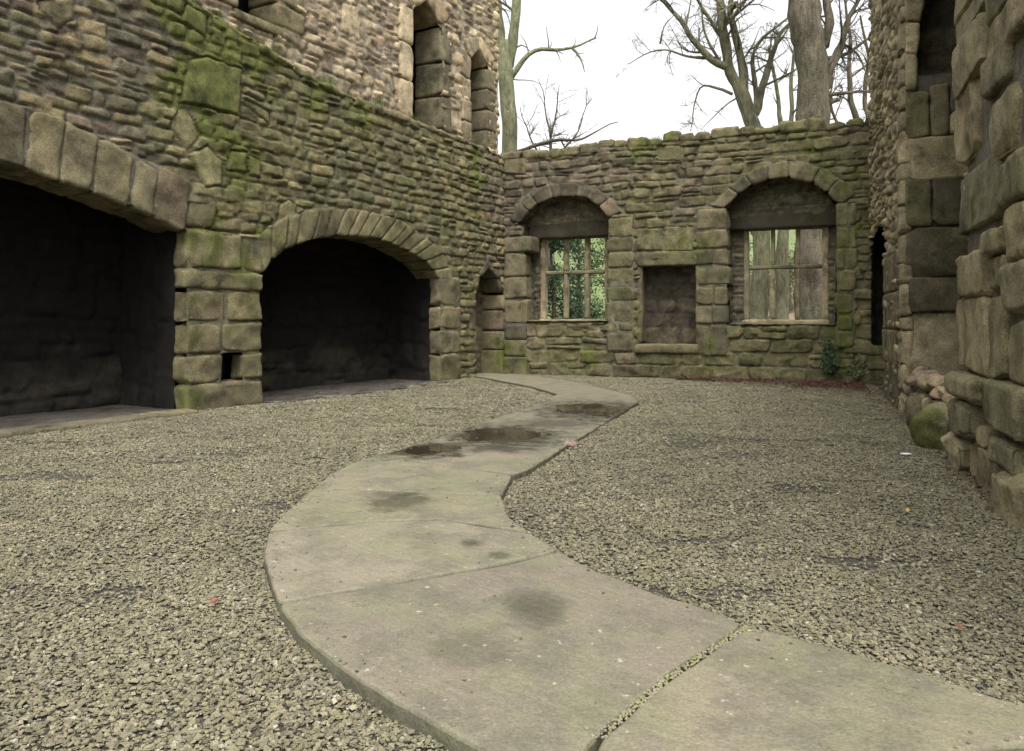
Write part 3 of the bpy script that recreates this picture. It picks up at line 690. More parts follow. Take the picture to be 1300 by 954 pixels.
# windows: reveals, tympanum, timber lintel, mullions and transom
def mullioned(op, ua, ub, vb, arch, lin, lights, seed, tone):
    rs = np.random.RandomState(seed)
    w = MB()
    xm0, xm1 = lights[0][0], lights[-1][1]
    L0, L1 = FW.px(xm0, 380, BW)[0], FW.px(xm1, 380, BW)[0]
    yb = FW.px((xm0 + xm1) / 2, lin['sill'], BW)[1]; yt = FW.px((xm0 + xm1) / 2, lin['head'], BW)[1]; tr = FW.px((xm0 + xm1) / 2, lin['tr'], BW)[1]
    for a, b in zip(lights[:-1], lights[1:]):           # mullions
        q0, q1 = FW.px(a[1], 380, BW)[0], FW.px(b[0], 380, BW)[0]
        block(w, FW, rect(q0, yb, q1, tr - .03), BW + .02, BW - .14, rs, tone, r=.03, res=.05, amp=.006, gap=0); block(w, FW, rect(q0, tr + .03, q1, yt), BW + .02, BW - .14, rs, tone, r=.03, res=.05, amp=.006, gap=0)
    block(w, FW, rect(L0, tr - .045, L1, tr + .045), BW + .025, BW - .13, rs, tone, r=.025, res=.06, amp=.006, gap=0)
    block(w, FW, rect(L0 - .12, yb - .02, L0, yt + .05), BW + .05, BW - .16, rs, tone, r=.02, res=.06); block(w, FW, rect(L1, yb - .02, L1 + .12, yt + .05), BW + .05, BW - .16, rs, tone, r=.02, res=.06)
    block(w, FW, rect(L0 - .14, yb - .13, L1 + .14, yb), BW + .12, BW - .2, rs, tone, r=.02, res=.06)
    o = w.build("window", M_ASHLAR, far)
    t = MB(); hh = FW.px((xm0 + xm1) / 2, lin['lt'], BW)[1]
    block(t, FW, rect(ua - .12, yt - .02, ub + .12, hh), BW + .23, BW - .2, rs, col=(.062, .053, .036), r=.02, res=.06, amp=.012, algae=0, mossk=.4); t.build("lintel", M_WOOD, o)
    ty = MB(); hb = smoothline(arch)[:, 1].max()
    masonry(ty, planemap(FW, BW + .20), (ua - .3, ub + .3), (hh - .05, hb + .2), (.03, .03), coursed(ua - .3, ub + .3, hh - .05, hb + .2, (.08, .14), (.12, .3), random.Random(seed), .4), 'ashd', seed, hs=(.02, .05), warp=.06, algae=.05, mossk=0)
    masonry(ty, planemap(FW, BW), (ua - .3, L0 - .1), (vb - .1, hh), (.03, .03), coursed(ua - .3, L0, vb - .1, hh, (.1, .2), (.15, .3), random.Random(seed), .4), 'ashd', seed + 1, hs=(.02, .05), algae=.2, mossk=.3)
    masonry(ty, planemap(FW, BW), (L1 + .1, ub + .3), (vb - .1, hh), (.03, .03), coursed(L1, ub + .3, vb - .1, hh, (.1, .2), (.15, .3), random.Random(seed), .4), 'ashd', seed + 2, hs=(.02, .05), algae=.2, mossk=.3)
    # sill and soffit/jamb reveal strips
    path = [(ub, vb)] + [tuple(p) for p in smoothline(arch, 24)[::-1]] + [(ua, vb)]
    mp = stripmap(FW, path, -.05, sgn=-1)
    masonry(ty, mp, (0, mp.length), (0, -BW + .02), (.035, .035), [(b, a, d_, c_) for (a, b, c_, d_) in coursed(0, 1, 0, mp.length, (.1, .22), (.2, .4), random.Random(seed + 5), .3)], 'ashd', seed + 3, hs=(.01, .035), warp=.03, algae=.15, mossk=.5)
    mp = stripmap(FW, [(ua - .02, vb - .01), (ub + .02, vb - .01)], 0, sgn=-1)
    masonry(ty, mp, (0, mp.length), (0, -BW + .02), (.04, .04), coursed(0, mp.length, 0, 1, (.25, .4), (.3, .5), random.Random(seed + 7), 0), 'ashd', seed + 4, hs=(.01, .03), algae=.4)
    ty.build("reveal", M_STONE, o)
mullioned(op1, aL, aR, avb, a1i, dict(sill=405, head=302, tr=346, lt=284), [(693, 715), (721, 742), (748, 768)], 141, 'right')
mullioned(op2, bL, bR, bvb, a2i, dict(sill=406, head=290, tr=339, lt=273), [(951, 978), (984, 1010), (1016, 1044)], 151, 'right')
# outer face of the wall, seen only through the window openings from the side
mb = MB()
hole1 = rect(FW.px(687, 380, BW)[0], avb - .1, FW.px(772, 380, BW)[0], FW.px(720, 290, BW)[1]); hole2 = rect(FW.px(946, 380, BW)[0], bvb - .1, FW.px(1050, 380, BW)[0], FW.px(1000, 280, BW)[1])
masonry(mb, planemap(FW, -.95), (-.6, FU1), (-.1, 4.85), (.06, .05), coursed(-.6, FU1, 0, 5, (.16, .26), (.3, .7), random.Random(77), .2), 'dark', 161, flip=True, holes=[hole1, hole2])
mb.build("outer_face", M_STONE, far)

# ------------------------------------------------------------------ RIGHT WALL
right = thing("ruined_side_wall", "tall eroded rubble wall on the right with a deep broken opening and rounded jamb stones", "wall", tuple(RW.P(4.5, 0, 0)))
rsR = np.random.RandomState(14)
uA = RW.px(1151, 420)[0]; uB = RW.px(1236, 420)[0]; uDr0, uDr1 = RW.px(1126, 420)[0], 9.75
sillv = .47
dhead = RW.px(1117, 290)[1]
drp = np.array([(uDr0, -.1), (uDr0, dhead - .45), (uDr0 + .35, dhead - .1), ((uDr0 + uDr1) / 2, dhead), (uDr1 - .3, dhead - .1), (uDr1, dhead - .4), (uDr1, -.1)])
bigo = np.array([(uB, sillv), (uB, 6.6), (uA, 6.6), (uA, sillv)])
mb = MB()
rects = patchy(-3.5, 10.2, 0, 8.6, (.10, .20), (.15, .42), random.Random(33), .3)
masonry(mb, planemap(RW), (uB - .1, 9.86), (-.05, 8.4), (.03, .028), rects, 'right', 171, hs=(.03, .085), edge=.05, warp=.06, rough=.004, holes=[drp, bigo], flip=True, algae=.2,
        top=lambda U: 8.1 + .25 * vn(U, 0 * U, 0 * U, 4))
masonry(mb, planemap(RW, -.16), (-3.4, uB + .05), (-.05, 8.4), (.035, .035), coursed(-3.5, uB + .3, 0, 8.6, (.16, .34), (.22, .55), random.Random(34), .3), 'right', 172, hs=(.05, .12), edge=.06, warp=.06, flip=True, algae=.3)
mb.build("wall_face", M_STONE, right)
# far reveal of the big opening, facing the camera
RV = Frame(tuple(RW.P(uA, 0, 0)[:2]), tuple((-RW.n)[:2]))
mb = MB()
def rvb(x0, y0, x1, y1, p='ashd', w=.02, **k):
    kk = dict(r=.022, res=.03, amp=.014, algae=.25, gap=.003); kk.update(k)
    block(mb, RV, pxr(RV, x0, y0 - 1, x1, y1 + 1), w, -.5, rsR, p, **kk)
rvb(1149, 118, 1180, 175, 'ash', algae=.6); rvb(1181, 108, 1205, 172, 'ashd'); rvb(1206, 106, 1240, 140, 'gray'); rvb(1206, 141, 1240, 168, 'right')
rvb(1149, 174, 1242, 227, 'right', algae=.5); rvb(1149, 229, 1183, 287, 'ash', algae=.45); rvb(1184, 225, 1242, 285, 'ashd')
rvb(1149, 289, 1246, 350, 'ashd'); rvb(1149, 353, 1220, 395, 'ashd'); rvb(1221, 352, 1250, 372, 'ashd'); rvb(1221, 373, 1250, 395, 'ashd'); rvb(1149, 397, 1250, 478, 'right')
rvb(1149, 480, 1250, 520, 'right')
for (ya, xa, yb, xb) in ((118, 1164, 70, 1165), (70, 1165, 28, 1169), (28, 1169, -6, 1177), (-6, 1177, -42, 1192)):
    block(mb, RV, pxq(RV, [(1149, ya), (xa, ya), (xb, yb), (1149, yb)]), .03, -.5, rsR, 'right', r=.03, res=.03, amp=.012)
for y0, y1 in ((-110, -75), (-75, -40)): rvb(1149, y0, 1250, y1, 'ashd', w=.03)
masonry(mb, planemap(RV, -.045), (-.02, 1.4), (-.05, 4.35), (.03, .03), [], 'ashd', 184, mossk=0)
mb.build("reveal", M_ASHLAR, right)
light_stop(RW, -3.4, 10.4, -.1, 8.0, -.1, -3.4, right)  # added unseen box against light leaking in from behind
mb = MB()   # the hollow above, and the back of the opening
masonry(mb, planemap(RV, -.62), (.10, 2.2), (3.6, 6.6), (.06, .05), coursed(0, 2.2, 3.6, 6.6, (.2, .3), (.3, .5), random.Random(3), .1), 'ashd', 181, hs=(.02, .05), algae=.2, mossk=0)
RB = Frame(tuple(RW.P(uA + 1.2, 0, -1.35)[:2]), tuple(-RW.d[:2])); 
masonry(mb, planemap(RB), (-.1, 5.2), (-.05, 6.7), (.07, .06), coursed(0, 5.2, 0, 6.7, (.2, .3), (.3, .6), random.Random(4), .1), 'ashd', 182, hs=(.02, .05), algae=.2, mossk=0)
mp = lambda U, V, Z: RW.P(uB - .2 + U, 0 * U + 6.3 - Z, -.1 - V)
masonry(mb, mp, (0, uA - uB + 1.6), (0, 1.4), (.07, .06), coursed(0, 6, 0, 1.4, (.2, .3), (.3, .6), random.Random(4), .1), 'soot_shade', 183, hs=(.02, .05), algae=.2, mossk=0)  # unseen ceiling added to keep the hollow dark, coloured as shade
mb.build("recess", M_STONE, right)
mb = MB(); v = -.03     # arris stones along the far edge of the opening
while v < 6.4:
    h = rsR.uniform(.18, .45); block(mb, RW, rect(uA - .012, v, uA + rsR.uniform(.14, .42), v + h), rsR.uniform(.05, .085), -.07, rsR, 'right', r=.03, res=.04, amp=.016, algae=.3); v += h
mb.build("arris_stones", M_ASHLAR, right)
# near jamb: stack of big rounded eroded stones
mb = MB()
def nb(x0, y0, x1, y1, p='right', w=.10, r=.035, amp=.013, q=None, **k):
    kk = dict(algae=.5, gap=.001, tilt=.008, chips=8, chipk=1.1); kk.update(k)
    Q = pxr(RW, x0, y0, x1, y1) if q is None else q
    block(mb, RW, Q, w, -.5, rsR, p, r=r, res=.025, amp=amp, **kk)
for a in ((1231, -70, 1275, -5), (1276, -60, 1330, -4), (1231, -4, 1271, 36), (1271, -3, 1330, 52), (1229, 36, 1268, 106), (1268, 54, 1300, 112), (1227, 106, 1257, 206),
          (1279, 114, 1312, 194), (1231, 206, 1288, 287), (1288, 195, 1325, 256), (1272, 290, 1298, 322), (1298, 257, 1330, 330),
          (1232, 320, 1273, 377), (1272, 322, 1300, 369), (1300, 331, 1335, 400), (1228, 377, 1272, 484), (1272, 370, 1299, 484), (1300, 401, 1335, 490)):
    nb(*a, w=.10 + rsR.uniform(-.02, .025))
nb(1258, 118, 1278, 190, col=(.34, .31, .26), r=.03, w=.03, algae=0)
nb(1236, 478, 1280, 510, w=.22, r=.07); nb(1280, 488, 1330, 560, w=.16, algae=.6)
for a in ((1232, 508, 1250, 556), (1250, 512, 1268, 556), (1268, 540, 1282, 575), (1229, 556, 1248, 604), (1248, 556, 1268, 618), (1268, 575, 1300, 642), (1284, 560, 1322, 600), (1300, 600, 1340, 690)):
    nb(*a, w=.15 + rsR.uniform(-.04, .05), r=.04, amp=.02, mossk=.5, p='right', chipk=1.6)
masonry(mb, planemap(RW, .055), (-.6, uB - .06), (-.05, 7.5), (.05, .05), [], 'right', 185, flip=True)
mb.build("jamb_stones", M_ASHLAR, right)
# doorway near the far corner: ashlar jamb and passage box, its shade put into the dark colour
mb = MB()
blocks_col(mb, RW, RW.px(1146, 420)[0], uDr0, [-.03] + [RW.px(1130, y)[1] for y in (461, 418, 373, 327)] , .05, -.9, rsR, split=0, jit=.02, palname='ash', r=.03, res=.05, algae=.35)
mb.build("doorway_jamb", M_ASHLAR, right)
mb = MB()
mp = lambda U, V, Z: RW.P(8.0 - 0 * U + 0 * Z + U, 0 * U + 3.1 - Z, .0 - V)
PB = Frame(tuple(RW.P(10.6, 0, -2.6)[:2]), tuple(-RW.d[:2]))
masonry(mb, planemap(PB), (-.2, 4.6), (-.05, 3.4), (.07, .06), coursed(0, 4.6, 0, 3.4, (.2, .3), (.3, .6), random.Random(4), .1), 'soot_shade', 191, mossk=0)
masonry(mb, lambda U, V, Z: RW.P(6.4 + U, 3.15 - Z, -.12 - V), (0, 4.2), (0, 2.6), (.1, .1), [], 'soot_shade', 192, mossk=0)  # added roof that keeps light out of the passage
masonry(mb, lambda U, V, Z: RW.P(6.6 + Z, V, -.9 - U), (0, 1.8), (-.05, 3.3), (.1, .1), [], 'soot_shade', 193, mossk=0)
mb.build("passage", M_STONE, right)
# low broken sill under the opening
mb = MB()
u = uB + .05
while u < uA - .1:
    w = rsR.uniform(.25, .5); c = RW.P(u + w / 2, sillv + rsR.uniform(.0, .06), -.08 - rsR.uniform(0, .12))
    rock(mb, c, (w * 1.15, rsR.uniform(.30, .42), rsR.uniform(.18, .30)), rsR, 'tower', rot=math.atan2(RW.d[1], RW.d[0]), sub=12, amp=.03, moss=.1)
    c = RW.P(u + w / 2, sillv - .05, -.7); rock(mb, c, (w * 1.3, .6, .3), rsR, 'ashd', rot=1.2, sub=9, amp=.03); u += w * .8
mb.build("broken_sill", M_STONE, right)

def boulder(name, label, x, y, size, seed, moss, group=None, z=None, rot=None, palname='right', col=None):
    rs = np.random.RandomState(seed); p = gpx(x, y); mb = MB()
    rock(mb, (p[0], p[1], size[2] * .38 if z is None else z), size, rs, palname, sub=16, moss=moss, amp=.03, rot=rot, algae=.4, col=col)
    o = mb.build(name, M_STONE); tag(o, label, "stone", group); return o
boulder("fallen_stone", "green mossy block lying at the foot of the right wall below the opening", 1198, 574, (.50, .55, .55), 5, .55, z=.2, rot=.5)
boulder("fallen_stone", "grey angular stone just beyond the green mossy block by the right wall", 1170, 545, (.4, .45, .42), 6, .1, z=.16, rot=1.0, palname='ashd')
boulder("fallen_stone", "green-sided stone between the mossy block and the near jamb stones", 1222, 590, (.34, .4, .42), 8, .35, z=.14)
boulder("fallen_stone", "pale little stone tucked in the corner under the far wall", 1108, 488, (.3, .3, .22), 7, .0, z=.06, palname='gray')

# ------------------------------------------------------------------ kerb in front of the left fireplace
mb = MB(); u = -4.0; G = Frame((0, 0), (1, 0))
while u < uR1 - .05:
    w = min(rsL.uniform(.7, 1.2), uR1 - u)
    block(mb, LW, rect(u, -.05, u + w, .068), .32, -.02, rsL, 'ash', r=.02, res=.05, amp=.006, algae=.1, mossk=0); u += w
tag(mb.build("kerb", M_ASHLAR), kind="structure")
# hearth floors: trodden dirt inside the chambers
mb = MB()
def floorpatch(ua, ub, w0, w1, z=.01):
    us, ws = np.arange(ua, ub, .04), np.arange(w1, w0, .04)
    U, W = np.meshgrid(us, ws, indexing='ij'); Zz = z + .015 * fbm(U * 3, W * 3, 0 * U, 6, 3)
    P = LW.P(U, Zz, W); idx = np.arange(U.size).reshape(U.shape)
    C = np.array([.085, .075, .062]) * (1 + .35 * fbm(U * 2, W * 2, 0 * U, 8, 4))[..., None]
    mb.add(P, np.stack([idx[:-1, :-1], idx[1:, :-1], idx[1:, 1:], idx[:-1, 1:]], -1).reshape(-1, 4), None, C)
floorpatch(uL1, uR1 + .05, -.01, -1.45, .035); floorpatch(uL2, uR2 + .05, .35, -1.35, .02)
tag(mb.build("hearth_floor", M_STONE), kind="structure")

# ------------------------------------------------------------------ flagstone path
PZ = .045
LP = [(600, 477), (608, 478), (640, 484), (672, 490), (707, 500), (690, 509), (655, 522), (604, 539), (553, 556), (500, 573), (449, 586), (420, 601), (396, 620), (372, 640), (354, 656), (338, 675), (332, 703), (338, 735), (352, 766), (376, 804), (406, 830), (453, 862), (520, 905), (600, 950), (720, 1010)]
RP = [(606, 473), (667, 476), (726, 484), (769, 494), (802, 502), (812, 510), (793, 522), (764, 540), (714, 570), (672, 596), (653, 603), (638, 628), (647, 655), (677, 677), (711, 699), (754, 722), (793, 737), (850, 758), (893, 769), (949, 793), (1022, 810), (1108, 834), (1202, 862), (1300, 893), (1420, 935)]
LPw = np.array([gpx(a, b, PZ) for a, b in LP]); RPw = np.array([gpx(a, b, PZ) for a, b in RP])
OUT = np.concatenate([LPw, RPw[::-1]])
def dens(L, st=.03):
    L = np.asarray(L, float); S = np.concatenate([[0], np.cumsum(np.hypot(*np.diff(L, axis=0).T))]); n = max(2, int(S[-1] / st)); t = np.linspace(0, S[-1], n + 1)
    return np.stack([np.interp(t, S, L[:, 0]), np.interp(t, S, L[:, 1])], 1)
def slab(mb, poly, rs, z=PZ):
    poly = np.asarray(poly); c = poly.mean(0)
    # round off and roughen the outline
    P = dens(np.concatenate([poly, poly[:1]]), .035)[:-1]
    for _ in range(2): P = (np.roll(P, 1, 0) + 2 * P + np.roll(P, -1, 0)) / 4
    T = np.roll(P, -1, 0) - np.roll(P, 1, 0); T /= np.linalg.norm(T, axis=1)[:, None] + 1e-9; N = np.stack([T[:, 1], -T[:, 0]], 1)
    area = .5 * np.sum(P[:, 0] * np.roll(P[:, 1], -1) - np.roll(P[:, 0], -1) * P[:, 1])
    if area < 0: N = -N
    P = P + N * (-.010 + .012 * fbm(P[:, 0] * 6, P[:, 1] * 6, 0 * P[:, 0], 3, 3))[:, None]
    n = len(P); rings = [(-.016, 0), (-.006, -.003), (0, -.012), (.004, -.13)]
    tz = rs.uniform(-.0015, .0015)
    V = np.concatenate([np.column_stack([P + N * o, np.full(n, z + tz + dz)]) for o, dz in rings])
    tri = np.array(tessellate_polygon([[Vector(v) for v in V[:n]]]))
    q = []
    for k in range(3):
        for i in range(n):
            j = (i + 1) % n; q.append((k * n + i, k * n + j, (k + 1) * n + j, (k + 1) * n + i))
    g = np.array([.176, .152, .102]) * rs.uniform(.88, 1.1) * np.array([1, rs.uniform(.97, 1.03), rs.uniform(.9, 1.05)])
    C = np.tile(g, (len(V), 1)); C[3 * n:] = (.030, .034, .018); C[2 * n:3 * n] = (.10, .095, .055)
    mb.add(V, np.array(q), tri, C)
cuts = [(0, 0, []), (3, 2, []), (5, 5, [(740, 511)]), (6, 7, [(730, 532)]), (8, 8, [(600, 561), (650, 567)]), (10, 10, [(492, 582), (575, 592)]), (12, 11, [(470, 622), (560, 626)]), (15, 13, [(400, 669), (460, 663), (560, 659)]),
        (18, 14, [(400, 757), (492, 742), (560, 730), (640, 716)]), (24, 19, [(760, 935), (850, 858)]), (24, 24, [])]
mb = MB(); rsP = np.random.RandomState(9)
for (a0, b0, m0), (a1, b1, m1) in zip(cuts[:-1], cuts[1:]):
    pl = [LPw[i] for i in range(a0, a1 + 1)] + [gpx(x, y, PZ) for x, y in m1] + [RPw[i] for i in range(b1, b0 - 1, -1)] + [gpx(x, y, PZ) for x, y in m0[::-1]]
    pl = [p for i, p in enumerate(pl) if i == 0 or np.linalg.norm(p - pl[i - 1]) > 1e-4]
    slab(mb, pl, rsP)
# path material: worn flagstone, algae, damp stains
def path_mat():
    m = bpy.data.materials.new("flagstone"); n, l = nodes(m); b = n["Principled BSDF"]
    at = n.new("ShaderNodeAttribute"); at.attribute_name = "col"; geo = n.new("ShaderNodeNewGeometry")
    def noise(sc, det=5, ro=.6, vec=None):
        t = n.new("ShaderNodeTexNoise"); t.inputs["Scale"].default_value = sc; t.inputs["Detail"].default_value = det; t.inputs["Roughness"].default_value = ro
        l.new(vec if vec is not None else geo.outputs["Position"], t.inputs["Vector"]); return t.outputs["Fac"]
    def mrange(x, a, b_, c, d):
        t = n.new("ShaderNodeMapRange"); t.inputs["From Min"].default_value = a; t.inputs["From Max"].default_value = b_; t.inputs["To Min"].default_value = c; t.inputs["To Max"].default_value = d; l.new(x, t.inputs["Value"]); return t.outputs[0]
    def mix(fac, A, B):
        t = n.new("ShaderNodeMix"); t.data_type = 'RGBA'; 
        if fac is not None: l.new(fac, t.inputs[0])
        for s, v in ((6, A), (7, B)):
            if isinstance(v, tuple): t.inputs[s].default_value = v + (1,)
            else: l.new(v, t.inputs[s])
        return t.outputs[2]
    def math_(op, a, b_):
        t = n.new("ShaderNodeMath"); t.operation = op
        for i, v in enumerate((a, b_)):
            if isinstance(v, (int, float)): t.inputs[i].default_value = v
            else: l.new(v, t.inputs[i])
        return t.outputs[0]
    big = noise(1.3, 6, .65); mid = noise(7, 5, .65); fine = noise(90, 4, .7); spots = noise(26, 2, .5)
    c = mix(mrange(big, .42, .60, 0, .75), at.outputs["Color"], (.145, .146, .078))
    c = mix(mrange(mid, .48, .68, 0, .6), c, (.128, .110, .088))
    c = mix(mrange(noise(3.1, 8, .75), .46, .60, 0, .6), c, (.088, .080, .056)); c = mix(mrange(noise(16, 6, .8), .56, .70, 0, .5), c, (.26, .235, .18))
    c = mix(mrange(spots, .70, .74, 0, .55), c, (.40, .38, .30))
    # damp patches where water lies
    damp = None
    for (x, y, rx, ry, s) in ((505, 636, .24, .27, .7), (678, 772, .13, .20, .6), (590, 822, .16, .16, .4), (597, 690, .06, .09, .7), (634, 705, .05, .06, .6), (540, 571, .38, .46, 1), (638, 553, .62, .85, 1), (755, 521, .85, 1.25, 1), (640, 568, .42, .3, .85), (700, 538, .5, .5, .7)):
        p = gpx(x, y, PZ); vs_ = n.new("ShaderNodeVectorMath"); vs_.operation = 'SUBTRACT'; l.new(geo.outputs["Position"], vs_.inputs[0]); vs_.inputs[1].default_value = (p[0], p[1], PZ)
        sc = n.new("ShaderNodeVectorMath"); sc.operation = 'MULTIPLY'; l.new(vs_.outputs[0], sc.inputs[0]); sc.inputs[1].default_value = (1 / rx, 1 / ry, 0)
        ln = n.new("ShaderNodeVectorMath"); ln.operation = 'LENGTH'; l.new(sc.outputs[0], ln.inputs[0])
        d = math_('ADD', ln.outputs["Value"], mrange(mid, .3, .7, -.5, .5)); f = mrange(d, .55, 1.25, s, 0)
        damp = f if damp is None else math_('MAXIMUM', damp, f)
    dk = n.new("ShaderNodeVectorMath"); dk.operation = 'SCALE'; l.new(c, dk.inputs[0]); l.new(mrange(damp, 0, 1, 1, .30), dk.inputs["Scale"])
    k2 = n.new("ShaderNodeVectorMath"); k2.operation = 'SCALE'; l.new(dk.outputs[0], k2.inputs[0]); l.new(mrange(fine, .3, .7, .72, 1.28), k2.inputs["Scale"])
    l.new(k2.outputs[0], b.inputs["Base Color"]); l.new(mrange(damp, 0, 1, .8, .22), b.inputs["Roughness"])
    wv = n.new("ShaderNodeTexWave"); wv.inputs["Scale"].default_value = 9; wv.inputs["Distortion"].default_value = 3; wv.inputs["Detail"].default_value = 3; wv.wave_type = 'BANDS'; wv.bands_direction = 'DIAGONAL'; l.new(geo.outputs["Position"], wv.inputs["Vector"])
    h = math_('ADD', math_('MULTIPLY', mid, 1.4), math_('ADD', math_('MULTIPLY', fine, .35), math_('MULTIPLY', wv.outputs["Fac"], .10)))
    bp = n.new("ShaderNodeBump"); bp.inputs["Strength"].default_value = .8; bp.inputs["Distance"].default_value = .014; l.new(h, bp.inputs["Height"]); l.new(bp.outputs[0], b.inputs["Normal"])
    return m
tag(mb.build("path", path_mat(), smooth=False), kind="structure")
GP = np.array([.79, .775, .68]) * np.array([(.215,.195,.135),(.175,.160,.115),(.260,.240,.180),(.170,.158,.125),(.200,.190,.120),(.150,.138,.105),(.230,.200,.150),(.320,.305,.265)])
# puddles: thin irregular water sheets lying on the slabs
def water_mat():
    m = bpy.data.materials.new("puddle_water"); n, l = nodes(m); b = n["Principled BSDF"]
    b.inputs["Base Color"].default_value = (.030, .024, .016, 1); b.inputs["Roughness"].default_value = .03; b.inputs["IOR"].default_value = 1.33; nz = n.new("ShaderNodeTexNoise"); nz.inputs["Scale"].default_value = 9; ge = n.new("ShaderNodeNewGeometry"); l.new(ge.outputs["Position"], nz.inputs["Vector"]); bb = n.new("ShaderNodeBump"); bb.inputs["Strength"].default_value = .05; bb.inputs["Distance"].default_value = .01; l.new(nz.outputs["Fac"], bb.inputs["Height"]); l.new(bb.outputs[0], b.inputs["Normal"])
    return m
MW = water_mat()
for k, (x, y, rx, ry) in enumerate(((545, 571, .22, .24), (636, 552, .36, .46), (748, 520, .42, .62))):
    p = gpx(x, y, PZ); a = np.linspace(0, 2 * math.pi, 120, endpoint=False)
    rr = 1 + .16 * np.sin(2 * a + 1.3 * k + .5) + .13 * np.sin(3 * a + 2.1 * k) + .09 * np.sin(5 * a + k) + .05 * np.sin(9 * a + 2 * k) + .06 * vn(np.cos(a) * 7, np.sin(a) * 7 + k, 0 * a, 5)
    X, Y = p[0] + rx * rr * np.cos(a), p[1] + ry * rr * np.sin(a)
    for _ in range(60):      # stays within the slabs
        o_ = poly_sdf(OUT, X, Y) > -.06; X = np.where(o_, p[0] + (X - p[0]) * .95, X); Y = np.where(o_, p[1] + (Y - p[1]) * .95, Y)
    V = np.concatenate([[(p[0], p[1], PZ + .0022)], np.column_stack([X, Y, np.full(120, PZ + .0022)])]); f = [(0, 1 + i, 1 + (i + 1) % 120) for i in range(120)]
    mb = MB(); mb.add(V, None, f, (.04, .03, .02)); o = mb.build("puddle", MW); tag(o, kind="structure")
# grit and moss in the open joints
mb = MB()
jl = [(1, [(760, 935), (850, 858), (949, 794)])]
rsJ = np.random.RandomState(3)
for _, L in jl:
    W = dens(np.array([gpx(a, b, PZ) for a, b in L]), .005)
    for p in W:
        for _k in range(2):
            rock(mb, (p[0] + rsJ.normal() * .010, p[1] + rsJ.normal() * .010, PZ - .004), (rsJ.uniform(.006, .014),) * 2 + (.009,), rsJ, sub=2, planes=5, amp=0, col=(.17, .17, .08) if rsJ.random_sample() < .6 else (.2, .17, .13))
tag(mb.build("joint_moss", M_GRAVEL), kind="stuff")

# ------------------------------------------------------------------ gravel
def court(X, Y):
    """inside the court, in front of all walls"""
    P = np.stack([X, Y], -1)
    a = (P - LW.p0[:2]) @ LW.n[:2] > .02
    b = (P - FW.p0[:2]) @ FW.n[:2] > .0
    c = (P - RW.p0[:2]) @ RW.n[:2] > -.02
    return a & b & c
def gz(X, Y):
    z = .012 + .012 * fbm(X * .7, Y * .7, 0 * X, 61, 3) + .012 * fbm(X * 3, Y * 3, 0 * X, 62, 2)
    d = poly_sdf(OUT, X, Y)
    left = (X < -.3) & (Y < 4.3)
    z = z - np.where(left, .024 * np.exp(-(d / .14) ** 2), .012 * np.exp(-(d / .1) ** 2))
    return z + .015 * ((X > .5) & (Y < 9))
xs, ys = np.arange(-9, 9.5, .06), np.arange(.3, 17.2, .06)
X, Y = np.meshgrid(xs, ys, indexing='ij'); idx = np.arange(X.size).reshape(X.shape)
ok = court(X, Y); okf = ok[:-1, :-1] & ok[1:, 1:]
mb = MB(); Cb = np.array([.125, .115, .088]) * (1 + .3 * fbm(X * 2, Y * 2, 0 * X, 66, 4))[..., None]
mb.add(np.stack([X, Y, gz(X, Y) - .008], -1), np.stack([idx[:-1, :-1], idx[1:, :-1], idx[1:, 1:], idx[:-1, 1:]], -1)[okf], None, Cb)
tag(mb.build("gravel_bed", stone_mat("grit", 8, 70, 1.0, .95, .5, .5, .02)), kind="structure")
